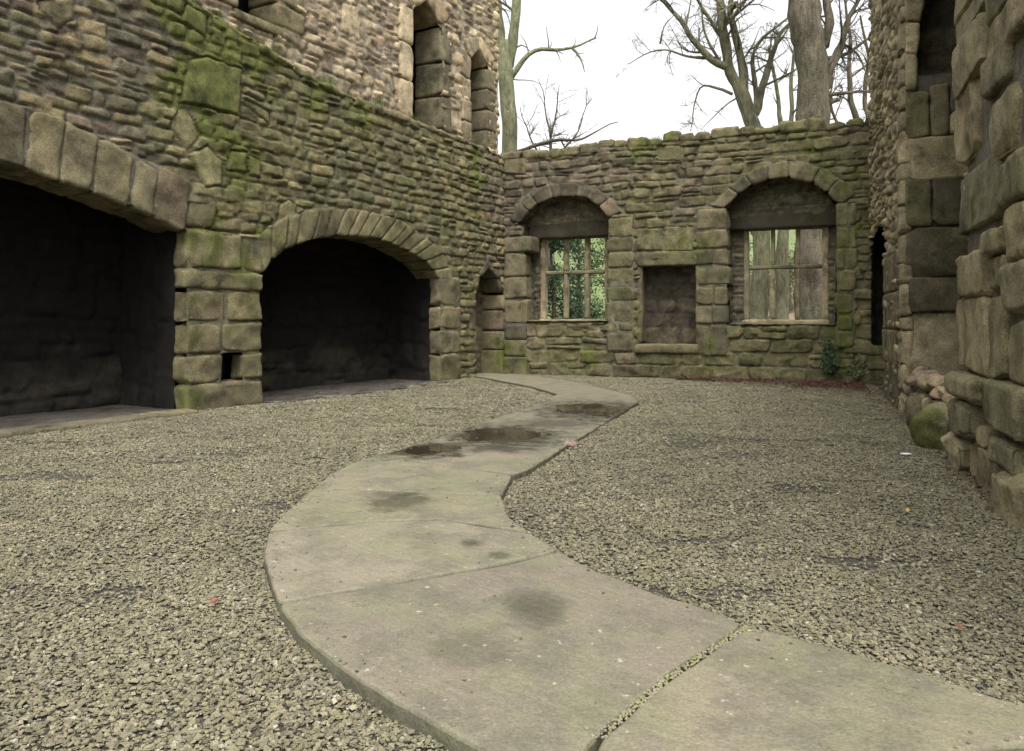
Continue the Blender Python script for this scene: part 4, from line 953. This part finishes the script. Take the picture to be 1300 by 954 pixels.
def gravel():
    rs = np.random.RandomState(77); vs, fs, cs = [], [], []; n0 = 0
    for (y0, y1, dens_, s0, s1) in ((1.55, 3.6, 8600, .007, .027), (3.6, 6.0, 5400, .009, .029), (6.0, 9.5, 3000, .013, .033), (9.5, 16.8, 1300, .020, .043)):
        w = .78 * y1 + 1.6; N = int(dens_ * 2 * w * (y1 - y0))
        x, y = rs.uniform(-w, w, N), rs.uniform(y0, y1, N)
        k = (np.abs(x) < .72 * y + 1.1) & court(x, y); x, y = x[k], y[k]
        d = poly_sdf(OUT, x, y); k = d > -.012 + .02 * (rs.random_sample(len(x)) - .75); x, y, d = x[k], y[k], d[k]
        # thin where feet have worn the gravel
        wear = fbm(x * 1.1 + 3, y * 2.5, 0 * x, 71, 3); k = rs.random_sample(len(x)) > sstep(.25, .6, wear) * .8; x, y = x[k], y[k]
        N = len(x); s = s0 + (s1 - s0) * rs.beta(1.6, 2.6, N); z = gz(x, y) + rs.uniform(-.004, .007, N)
        base = np.array([(-1, -1), (1, -1), (1, 1), (-1, 1)], float)
        c2 = base[None] * (1 + rs.uniform(-.45, .25, (N, 4, 2))); c2[..., 1] *= rs.uniform(.45, 1.0, (N, 1)); c2 *= (s / 2)[:, None, None]
        th = s * rs.uniform(.06, .16, N)
        top = np.concatenate([c2 * rs.uniform(.65, .95, (N, 1, 1)), np.broadcast_to(th[:, None, None] * (1 + rs.uniform(-.3, .3, (N, 4, 1))), (N, 4, 1))], -1)
        bot = np.concatenate([c2, np.broadcast_to(-th[:, None, None] * .6, (N, 4, 1))], -1)
        V = np.concatenate([top, bot], 1)
        a, tx, ty = rs.uniform(0, 6.283, N), rs.normal(0, .22, N), rs.normal(0, .22, N)
        X_, Y_, Z_ = V[..., 0], V[..., 1], V[..., 2]
        Y2 = Y_ * np.cos(tx)[:, None] - Z_ * np.sin(tx)[:, None]; Z2 = Y_ * np.sin(tx)[:, None] + Z_ * np.cos(tx)[:, None]
        X3 = X_ * np.cos(ty)[:, None] + Z2 * np.sin(ty)[:, None]; Z3 = -X_ * np.sin(ty)[:, None] + Z2 * np.cos(ty)[:, None]
        X4 = X3 * np.cos(a)[:, None] - Y2 * np.sin(a)[:, None]; Y4 = X3 * np.sin(a)[:, None] + Y2 * np.cos(a)[:, None]
        V = np.stack([X4 + x[:, None], Y4 + y[:, None], Z3 + z[:, None]], -1)
        f = np.array([(0, 1, 2, 3), (4, 5, 1, 0), (5, 6, 2, 1), (6, 7, 3, 2), (7, 4, 0, 3)])
        Fq = (np.arange(N) * 8)[:, None, None] + f[None]
        ci = rs.choice(len(GP), N, p=[.19, .17, .12, .14, .13, .14, .08, .03]); C = GP[ci] * rs.uniform(.8, 1.2, (N, 1))
        g = sstep(0, .6, fbm(x * .6, y * .6, 0 * x, 73, 3))[:, None]; C = C * (1 - g * .2) + np.array([.17, .165, .09]) * g * .2
        vs.append(V.reshape(-1, 3)); fs.append(Fq.reshape(-1, 4) + n0); cs.append(np.repeat(C, 8, 0)); n0 += N * 8
    mb = MB(); mb.v, mb.f4, mb.c = vs, fs, cs; mb.n = n0
    tag(mb.build("gravel", M_GRAVEL, smooth=False), kind="stuff")
gravel()

mb = MB(); rsD = np.random.RandomState(15)
gx_, gy_ = rsD.uniform(-3, 4, 60000), rsD.uniform(2.0, 11, 60000); gd_ = poly_sdf(OUT, gx_, gy_)
kk_ = (gd_ < -.02) & (rsD.random_sample(60000) < .02 + np.exp(gd_ / .05))
for x, y in list(zip(gx_[kk_], gy_[kk_]))[:700]:
    sz = rsD.uniform(.006, .020); rock(mb, (x, y, PZ + .003), (sz, sz * rsD.uniform(.5, 1), sz * .4), rsD, sub=2, planes=6, amp=0, col=GP[rsD.randint(len(GP))] * (.35 if rsD.random_sample() < .2 else 1.0), algae=-1)
tag(mb.build("grit", M_GRAVEL, smooth=False), kind="stuff")

# ------------------------------------------------------------------ leaves and litter on the ground
def leafshape(mb, p, s, a, rs, col, tilt=.25):
    t = np.array([(0, -1), (.45, -.45), (.55, .1), (.3, .6), (0, 1), (-.3, .6), (-.55, .1), (-.45, -.45)]) * s / 2
    curl = rs.uniform(.1, .35) * s
    z = curl * (np.abs(t[:, 0]) / s * 2) ** 1.5 + t[:, 1] * rs.uniform(-tilt, tilt)
    z = z - z.min()
    R = np.array([[math.cos(a), -math.sin(a)], [math.sin(a), math.cos(a)]]); q = t @ R.T
    V = np.column_stack([q + np.array(p[:2]), z + p[2]]); V = np.concatenate([V, [[p[0], p[1], p[2] + .001]]])
    mb.add(V, None, [(8, i, (i + 1) % 8) for i in range(8)], col)
rsl = np.random.RandomState(4); mb = MB()
RC = [(.13, .055, .038), (.11, .045, .035), (.15, .07, .045), (.10, .06, .045), (.12, .07, .05)]
for i in range(5200):
    u = rsl.uniform(3.9, 7.4); w = abs(rsl.normal(0, .15 + .75 * (u - 3.9) / 3.5)) + .03
    if rsl.random_sample() < .45: u = rsl.uniform(6.2, 7.35)
    P = FW.P(u, 0, w)
    if not court(P[0], P[1]): continue
    leafshape(mb, (P[0], P[1], .060), rsl.uniform(.03, .07), rsl.uniform(0, 6.3), rsl, RC[rsl.randint(5)])
for i in range(450):   # drift by the far jamb and along the right wall foot
    P = RW.P(rsl.uniform(-.3, 8.5), 0, .05 + abs(rsl.normal(0, .12))); leafshape(mb, (P[0], P[1], .05), rsl.uniform(.02, .05), rsl.uniform(0, 6.3), rsl, RC[rsl.randint(5)])
for i in range(500):   # in front of the second hearth
    P = LW.P(rsl.uniform(uL2, uR2), 0, rsl.uniform(-1.0, .25)); leafshape(mb, (P[0], P[1], .035), rsl.uniform(.02, .045), rsl.uniform(0, 6.3), rsl, (.07, .045, .04))
tag(mb.build("leaf_litter", M_LEAF), kind="stuff")
def single_leaf(x, y, s, col, label, seed, name="fallen_leaf"):
    rs = np.random.RandomState(seed); mb = MB(); p = gpx(x, y, .03); leafshape(mb, (p[0], p[1], .038 + (.012 if poly_sdf(OUT, np.array([p[0]]), np.array([p[1]]))[0] < 0 else .01)), s, rs.uniform(0, 6), rs, col, .3)
    o = mb.build(name, M_LEAF); tag(o, label, "leaf"); return o
single_leaf(272, 771, .05, (.22, .075, .035), "orange-red fallen leaf on the gravel left of the path", 1)
single_leaf(78, 617, .06, (.26, .09, .04), "small rust-coloured leaf on the gravel far to the left", 2)
single_leaf(1218, 803, .04, (.20, .08, .045), "red leaf on the gravel in the near right corner", 3)
single_leaf(1152, 653, .05, (.45, .32, .08), "yellow leaf on the gravel below the white scrap", 4)
single_leaf(628, 763, .018, (.06, .04, .025), "dark crumpled leaf bit in the middle of the big slab", 5)
single_leaf(651, 673, .03, (.05, .035, .025), "dark leaf scrap on the slab near the path's right edge", 6)
rs = np.random.RandomState(8); mb = MB(); p = gpx(1150, 583)
rock(mb, (p[0], p[1], .045), (.11, .05, .02), rs, sub=5, planes=6, amp=.004, rot=.1, col=(.8, .82, .85), algae=-1); tag(mb.build("paper_scrap", M_LEAF), "white scrap of paper lying on the gravel near the right wall", "litter")
mb = MB(); p = gpx(724, 570); rock(mb, (p[0], p[1], .04), (.17, .12, .09), rs, sub=8, planes=10, amp=.01, col=(.27, .19, .15), algae=-1); tag(mb.build("pink_stone", M_STONE), "pinkish stone sitting against the right edge of the path", "stone")
mb = MB()
p0, p1 = gpx(398, 583, .04), gpx(415, 585, .04)
def tube(mb, pts, radii, sides=8, col=(.1, .1, .1), cap=True):
    pts = np.asarray(pts, float); n = len(pts); T = np.gradient(pts, axis=0); T /= np.linalg.norm(T, axis=1)[:, None] + 1e-9
    up = np.array([0.31, .2, .93]); A = np.cross(T, up); A /= np.linalg.norm(A, axis=1)[:, None] + 1e-9; B = np.cross(T, A)
    a = np.linspace(0, 2 * math.pi, sides, endpoint=False)
    V = pts[:, None] + (A[:, None] * np.cos(a)[None, :, None] + B[:, None] * np.sin(a)[None, :, None]) * np.asarray(radii)[:, None, None]
    q = []
    i = np.arange(n - 1)[:, None]; j = np.arange(sides)[None]; j2 = (j + 1) % sides
    q = np.stack([i * sides + j, i * sides + j2, (i + 1) * sides + j2, (i + 1) * sides + j], -1).reshape(-1, 4)
    c = np.asarray(col, float)
    if c.ndim == 2: c = np.repeat(c, sides, 0)
    mb.add(V, q, None, c)
tube(mb, [(p0[0], p0[1], .05), ((p0[0] + p1[0]) / 2, (p0[1] + p1[1]) / 2, .058), (p1[0], p1[1], .052)], [.007, .008, .004], 6, (.09, .065, .05)); tag(mb.build("twig", M_BARK), "short brown twig lying on the gravel left of the path", "twig")

# ------------------------------------------------------------------ trees
def at(x, y, Y): return np.array([(x - CX) / FPX * Y, Y, EYE + (HY - y) / FPX * Y])
BK = {'olive': ((.21, .19, .125), (.185, .18, .10)), 'green': ((.27, .26, .165), (.22, .23, .12)), 'brown': ((.175, .140, .100), (.150, .130, .082)), 'red': ((.165, .135, .098), (.145, .130, .085)), 'grey': ((.13, .12, .105), (.11, .105, .08))}
def smooth3(pts, n):
    pts = np.asarray(pts, float); S = np.concatenate([[0], np.cumsum(np.linalg.norm(np.diff(pts, axis=0), axis=1))]); t = np.linspace(0, S[-1], n)
    out = np.stack([np.interp(t, S, pts[:, k]) for k in range(3)], 1)
    for _ in range(3): out[1:-1] = (out[:-2] + 2 * out[1:-1] + out[2:]) / 4
    return out
def limb(mb, pts, r0, r1, kind, rs, sides=9, n=None, twigs=None, depth=0, wob=.05):
    L = np.linalg.norm(np.diff(np.asarray(pts), axis=0), axis=1).sum(); n = n or max(5, int(L / .22))
    P = smooth3(pts, n); s = rs.randint(9999)
    P[1:-1] += np.stack([vn(P[1:-1, 0] * 1.5, P[1:-1, 1] * 1.5, P[1:-1, 2] * 1.5, s + k) for k in range(3)], 1) * wob * min(1, L * .5)
    R = np.linspace(r0, r1, n) * (1 + .12 * vn(P[:, 0] * 3, P[:, 1] * 3, P[:, 2] * 3, s)); a, b = BK[kind]
    k = (.5 + .5 * vn(P[:, 0], P[:, 1], P[:, 2] * .8, s + 5))[:, None]
    tube(mb, P, R, sides, np.array(a) * k + np.array(b) * (1 - k)); return P, R
def branchy(mb, P, R, rs, kind, levels, count, lenf, droop=.0, lift=.3, start=.25):
    """random side branches and twigs along a limb"""
    L = np.linalg.norm(np.diff(P, axis=0), axis=1).sum()
    for c in range(count):
        t = rs.uniform(start, 1.0); i = min(len(P) - 2, int(t * (len(P) - 1))); o = P[i]; T = P[i + 1] - P[i]; T /= np.linalg.norm(T) + 1e-9
        d = rs.normal(size=3); d -= d @ T * T; d /= np.linalg.norm(d) + 1e-9
        d = T * rs.uniform(.3, .9) + d * rs.uniform(.6, 1.0) + np.array([0, 0, lift - droop * rs.random_sample()]); d /= np.linalg.norm(d)
        ln = L * lenf * rs.uniform(.5, 1.15) * (1.1 - t * .5); r = min(R[i] * rs.uniform(.35, .65), .012 + ln * .02)
        pts = [o]; dd = d.copy(); m = 5
        for q in range(m):
            dd = dd + rs.normal(size=3) * .28 + np.array([0, 0, .06 - droop * .12]); dd /= np.linalg.norm(dd); pts.append(pts[-1] + dd * ln / m)
        p2, r2 = limb(mb, pts, r, max(r * .25, .004), kind, rs, 5 if levels > 1 else 4, max(6, int(ln / .25)), wob=.04)
        if levels > 1: branchy(mb, p2, r2, rs, kind, levels - 1, max(3, int(count * .8)), .6, droop, lift, .2)
def tree(name, label, base, trunks, kind, seed, group="bare trees beyond the far wall", ttw=(3, 6, .45), side=()):
    """trunks: list of (points, r0, r1); first is the trunk from the ground"""
    rs = np.random.RandomState(seed); t = thing(name, label, "tree", tuple(base), group)
    mt, mc = MB(), MB()
    for i, (pts, r0, r1) in enumerate(trunks):
        P, R = limb(mt if i == 0 else mc, pts, r0, r1, kind, rs, 14 if i == 0 else 9, wob=.06 if i == 0 else .12)
        lv, cn, lf = ttw
        if i == 0: pass
        else: branchy(mc, P, R, rs, kind, lv - (1 if r0 < .12 else 0), cn, lf, .3, .25)
    for pts, r0, r1, lv, cn, lf in side:
        P, R = limb(mc, pts, r0, r1, kind, rs, 6, wob=.10); 
        if lv: branchy(mc, P, R, rs, kind, lv, cn, lf, .25, .25)
    mt.build("trunk", M_BARK, t); mc.build("crown", M_BARK, t)
def A(L, Y, dy=0): return [at(x, y, Y + dy * i) for i, (x, y) in enumerate(L)]
D1 = 20.5; b = at(647, 408, D1); b[2] = 0
tree("bare_tree", "slender pale green bare tree rising beside the end of the upper storey", b,
     [([b + (0, 0, -.1), at(648, 300, D1), at(647, 190, D1), at(645, 110, D1), at(640, 55, D1)], .27, .20), (A([(643, 75), (634, 35), (628, 0), (622, -70), (600, -160)], D1), .13, .05), (A([(645, 85), (653, 40), (657, 0), (662, -80), (690, -190)], D1), .15, .05)],
     'green', 301, ttw=(3, 5, .38),
     side=[(A([(645, 104), (657, 88), (672, 70), (688, 58), (698, 60), (706, 72), (714, 64), (728, 62), (745, 50), (757, 48)], D1), .085, .02, 1, 7, .25), (A([(727, 62), (738, 75), (742, 92)], D1), .04, .01, 1, 4, .3),
           (A([(650, 66), (664, 48), (674, 66)], D1), .03, .01, 0, 0, 0), (A([(754, 50), (760, 40), (758, 32)], D1), .02, .006, 0, 0, 0), (A([(646, 100), (675, 102), (688, 108)], D1), .02, .006, 0, 0, 0)])
D2 = 19.5; b = at(690, 408, D2); b[2] = 0
tree("bare_sapling", "twiggy low bare tree whose top shows just above the wall's left end", b,
     [([b + (0, 0, -.1), at(693, 300, D2), at(696, 215, D2)], .08, .055), (A([(696, 215), (697, 170), (690, 130), (683, 100)], D2), .04, .008), (A([(696, 215), (702, 170), (707, 130), (710, 108)], D2), .04, .008),
      (A([(696, 218), (680, 180), (665, 150), (660, 135)], D2), .035, .008), (A([(696, 215), (730, 178), (745, 150), (752, 125)], D2), .035, .008)],
     'brown', 302, ttw=(3, 8, .5), side=[(A([(655, 194), (675, 184), (695, 180), (706, 173), (735, 183), (765, 158), (785, 155)], D2), .06, .01, 2, 6, .3)])
D3 = 24.0; b = at(962, 408, D3); b[2] = 0
tree("bare_tree", "leaning bare tree with many spreading limbs left of the thick trunk", b,
     [([b + (0, 0, -.1), at(966, 330, D3), at(962, 240, D3), at(955, 150, D3), at(938, 108, D3)], .29, .22),
      (A([(940, 112), (925, 85), (915, 40), (910, 0), (905, -60), (880, -150)], D3), .19, .05),
      (A([(922, 85), (905, 75), (885, 60), (868, 35), (860, 12), (838, 0), (820, -20)], D3), .13, .03), (A([(945, 115), (940, 75), (932, 40), (928, 0), (935, -60)], D3), .16, .04),
      (A([(958, 145), (970, 110), (975, 80), (988, 50), (1010, 20)], D3), .15, .04), (A([(952, 150), (960, 120), (950, 80), (965, 50), (985, 38), (1002, 22)], D3), .10, .03),
      (A([(930, 120), (905, 110), (890, 102), (884, 110), (880, 140), (876, 168)], D3, .1), .05, .012),
      (A([(915, 75), (890, 72), (860, 70), (838, 56), (815, 66), (795, 82)], D3, .1), .05, .01), (A([(925, 60), (900, 30), (885, 0), (870, -40)], D3), .08, .02)],
     'olive', 303, ttw=(4, 8, .45), side=[(A([(838, 56), (836, 35), (855, 20)], D3), .035, .01, 1, 4, .3), (A([(935, 125), (915, 135), (905, 150), (890, 165)], D3), .03, .008, 1, 5, .4), (A([(935, 105), (900, 60), (893, 20), (880, -20)], D3, -.1), .06, .015, 3, 7, .45)])
D4 = 22.0; b = at(1030, 408, D4); b[2] = 0
tree("bare_tree", "thick dark bare trunk seen above the wall and through the right window", b,
     [([b + (0, 0, -.1), at(1031, 300, D4), at(1033, 150, D4), at(1030, 80, D4), at(1022, 20, D4), at(1018, -40, D4)], .50, .44),
      (A([(1018, 10), (1005, -30), (985, -80), (970, -180)], D4), .28, .08), (A([(1022, 0), (1030, -50), (1035, -120), (1050, -220)], D4), .3, .08),
      (A([(1042, 70), (1048, 45), (1055, 15), (1052, -10), (1060, -60)], D4), .17, .05), (A([(1045, 115), (1058, 85), (1068, 60), (1075, 30), (1090, 5), (1110, -30)], D4), .13, .03),
      (A([(1048, 75), (1065, 68), (1085, 66), (1102, 52), (1120, 40)], D4), .08, .02), (A([(1045, 120), (1060, 118), (1075, 112), (1095, 118), (1115, 122)], D4), .07, .02),
      (A([(1046, 90), (1062, 60), (1072, 50), (1090, 62), (1098, 90)], D4), .07, .02), (A([(1045, 135), (1056, 128), (1066, 127)], D4), .13, .05)],
     'red', 304, ttw=(4, 8, .45))
D5 = 26.0; b = at(991, 408, D5); b[2] = .2
tree("bare_tree", "thin yellowish mossy trunk in the middle light of the right window", b, [([b + (0, 0, -.3), at(993, 330, D5), at(996, 240, D5)], .27, .17), (A([(996, 245), (985, 190), (990, 120), (975, 60)], D5), .13, .04), (A([(996, 245), (1005, 180), (1003, 100), (1015, 40)], D5), .12, .04)], 'olive', 305, ttw=(3, 5, .35))
D6 = 25.0; b = at(1110, 408, D6); b[2] = .2
tree("bare_tree", "twiggy bare tree behind the far right corner with hanging sprays", b, [([b + (0, 0, -.3), at(1108, 300, D6), at(1100, 200, D6)], .3, .2), (A([(1100, 205), (1085, 150), (1075, 100), (1080, 40), (1070, -20)], D6), .12, .03), (A([(1100, 205), (1098, 140), (1104, 80), (1092, 20)], D6), .12, .03), (A([(1100, 205), (1068, 165), (1050, 130), (1060, 90)], D6), .08, .02)], 'brown', 306, ttw=(4, 7, .45))
for k, (x, Y, r, lab) in enumerate(((966, 34, .3, "grey trunk standing further back in the left light of the right window"), (1036, 44, .35, "far grey trunk on the leafy slope in the right window"), (700, 60, .4, "distant bare tree on the field seen through the left window"))):
    b = at(x, 408, Y); b[2] = .3 + (Y - 26) * .08
    tree("bare_tree", lab, b, [([b + (0, 0, -.6), b + (.1, 0, 2), b + (-.1, 0, 4.2)], r, r * .7), ([b + (-.1, 0, 4.1), b + (-.8, .3, 5.5), b + (-1.3, .3, 6.6)], r * .5, .03), ([b + (-.1, 0, 4.1), b + (.5, .3, 5.5), b + (1.0, .3, 6.6)], r * .5, .03)], 'grey', 320 + k, ttw=(2, 6, .4))

# evergreens and bushes beyond the left window
def leafy(name, label, base, h, rad, n, cols, seed, leaf=.11, group="evergreens seen through the windows", cone=.6, droop=0.0, cat="shrub"):
    rs = np.random.RandomState(seed); t = thing(name, label, cat, tuple(base), group); mt, mc = MB(), MB()
    limb(mt, [base + (0, 0, -.1), base + (.05, 0, h * .5), base + (0, .05, h * .9)], .10, .03, 'brown', rs)
    nc_ = 46; ang = rs.uniform(0, 6.28, nc_); zz = rs.uniform(.1, 1.0, nc_) * h
    rr = rad * (1 - cone * zz / h) * rs.uniform(.4, 1.0, nc_); C = np.column_stack([base[0] + rr * np.cos(ang), base[1] + rr * np.sin(ang), base[2] + zz - droop * rr])
    for c in C: limb(mt, [base + (0, 0, max(.1, c[2] - base[2] - .3)), c], .025, .008, 'brown', rs, 4, 5)
    ci = rs.randint(0, nc_, n); P = C[ci] + rs.normal(size=(n, 3)) * rad * np.array([.20, .20, .13])
    d1 = rs.normal(size=(n, 3)); d1 /= np.linalg.norm(d1, axis=1)[:, None]; d2 = np.cross(d1, rs.normal(size=(n, 3))); d2 /= np.linalg.norm(d2, axis=1)[:, None]
    s = leaf * rs.uniform(.5, 1.2, n)[:, None]
    V = np.stack([P - d1 * s / 2, P + d2 * s * .28, P + d1 * s / 2, P - d2 * s * .28], 1)
    cc = np.array(cols)[rs.randint(0, len(cols), n)] * (rs.uniform(.7, 1.3, n) * (.7 + .6 * rs.random_sample(nc_)[ci]))[:, None]
    mc.add(V.reshape(-1, 3), np.arange(n * 4).reshape(-1, 4), None, np.repeat(cc, 4, 0))
    mt.build("trunk", M_BARK, t); mc.build("crown", M_LEAF, t)
DG = [(.035, .070, .025), (.050, .090, .030), (.028, .055, .022)]; LG = [(.10, .14, .05), (.13, .165, .06), (.08, .115, .04)]
def g(x, Y): p = at(x, 408, Y); p[2] = -.05; return p
leafy("evergreen_shrub", "dark dense evergreen filling the left side of the left window", g(700, 21.5), 3.9, 1.1, 9000, DG, 401, .10)
leafy("evergreen_shrub", "dark evergreen behind the middle light of the left window", g(734, 24.5), 4.6, .9, 5200, DG, 402, .10)
leafy("leafy_shrub", "light green feathery shrub in the right light of the left window", g(775, 25.5), 4.6, 1.6, 3800, LG, 403, .12, droop=.4)
leafy("leafy_shrub", "loose light shrub in the upper left pane of the right window", g(950, 30), 4.6, 1.6, 3600, LG, 404, .12)
leafy("leafy_shrub", "loose light shrub further off in the middle of the right window", g(1003, 46), 5.2, 3.0, 5000, [(.15, .15, .06), (.12, .14, .05)], 405, .18)
# brambles / undergrowth outside the windows
rs = np.random.RandomState(6); mb = MB()
for i in range(90):
    p = g(rs.uniform(945, 1060), rs.uniform(19.5, 30)); d = np.array([rs.uniform(-1, 1), rs.uniform(-.6, .6), 0]); h = rs.uniform(.5, 1.6)
    limb(mb, [p, p + d * .4 + (0, 0, h), p + d * 1.0 + (0, 0, h * .9), p + d * 1.5 + (0, 0, h * .4)], .012, .005, 'red' if i % 2 else 'brown', rs, 4, 8)
tag(mb.build("undergrowth", M_BARK), kind="stuff")

# ------------------------------------------------------------------ plants on the masonry
def ivy(name, label, F, pts, spread, n, seed, cols):
    rs = np.random.RandomState(seed); mb = MB(); st = MB(); c0 = F.px(*pts[0]); t = thing(name, label, "plant", tuple(F.P(c0[0], c0[1], .05)))
    for (x, y) in pts[1:]:
        q = F.px(x, y); m = (c0 + q) / 2 + rs.normal(size=2) * .06
        P = F.P(np.array([c0[0], m[0], q[0]]), np.array([c0[1], m[1], q[1]]), np.array([.07, .09, .08])); limb(st, P, .008, .004, 'brown', rs, 4, 8, wob=.02)
        N = n // (len(pts) - 1); tt = rs.random_sample(N)
        cu = c0[0] + (q[0] - c0[0]) * tt + rs.normal(size=N) * spread; cv = c0[1] + (q[1] - c0[1]) * tt + rs.normal(size=N) * spread
        P = F.P(cu, cv, .07 + rs.uniform(0, .09, N))
        d1 = F.d * rs.normal(size=(N, 1)) + np.array([0, 0, 1]) * rs.normal(size=(N, 1)) + F.n * rs.normal(size=(N, 1)) * .5; d1 /= np.linalg.norm(d1, axis=1)[:, None]
        d2 = np.cross(d1, F.n + rs.normal(size=(N, 3)) * .3); d2 /= np.linalg.norm(d2, axis=1)[:, None]; s = rs.uniform(.03, .065, N)[:, None]
        V = np.stack([P - d1 * s / 2, P + d2 * s * .45, P + d1 * s / 2, P - d2 * s * .45], 1); cc = np.array(cols)[rs.randint(0, len(cols), N)] * rs.uniform(.7, 1.3, (N, 1))
        mb.add(V.reshape(-1, 3), np.arange(N * 4).reshape(-1, 4), None, np.repeat(cc, 4, 0))
    st.build("stem", M_BARK, t); mb.build("foliage", M_LEAF, t)
ivy("ivy", "dark ivy clinging to the far wall below the right window", FW, [(1052, 470), (1046, 430), (1056, 434), (1050, 448), (1062, 456), (1044, 455)], .04, 480, 501, DG)
ivy("creeper", "small creeping weed on the wall left of the doorway's foot, beside the ivy", FW, [(1085, 480), (1078, 462), (1095, 466), (1088, 450)], .05, 120, 502, LG)
def tuft(label, F, x, y, w, n, h, seed, col, cat="plant"):
    rs = np.random.RandomState(seed); mb = MB(); c = F.px(x, y, w)
    for i in range(n):
        p = F.P(c[0] + rs.normal() * .10, c[1] - .02, w + rs.uniform(-.05, .08)); d = F.d * rs.normal() * .4 + F.n * rs.uniform(-.1, .6) + np.array([0, 0, 1]); d /= np.linalg.norm(d); L = h * rs.uniform(.5, 1.2)
        s = np.cross(d, rs.normal(size=3)); s /= np.linalg.norm(s); e = p + d * L + F.n * L * .35 - np.array([0, 0, L * .3])
        m = p + d * L * .55
        V = [p - s * .004, p + s * .004, m + s * .003, m - s * .003, e]; mb.add(V, [(0, 1, 2, 3)], [(3, 2, 4)], np.array(col) * rs.uniform(.7, 1.3))
    o = mb.build("grass_tuft", M_LEAF); tag(o, label, cat, "plants rooted on the masonry")
tuft("bright grass tuft on the ledge below the pale upper wall", LW, 480, 132, -.05, 70, .17, 601, (.13, .19, .05))
tuft("grass tuft on the ledge left of the first narrow window", LW, 412, 104, -.05, 60, .15, 602, (.13, .17, .05))
tuft("dry pale tuft on the ledge under the second narrow window", LW, 592, 176, -.05, 60, .2, 603, (.22, .20, .10))
tuft("weed growing on the ledge beneath the first narrow window", LW, 525, 152, -.05, 50, .14, 604, (.10, .15, .05))
tuft("grass tuft on the top of the far wall", FW, 834, 177, -.1, 40, .12, 605, (.12, .16, .05))
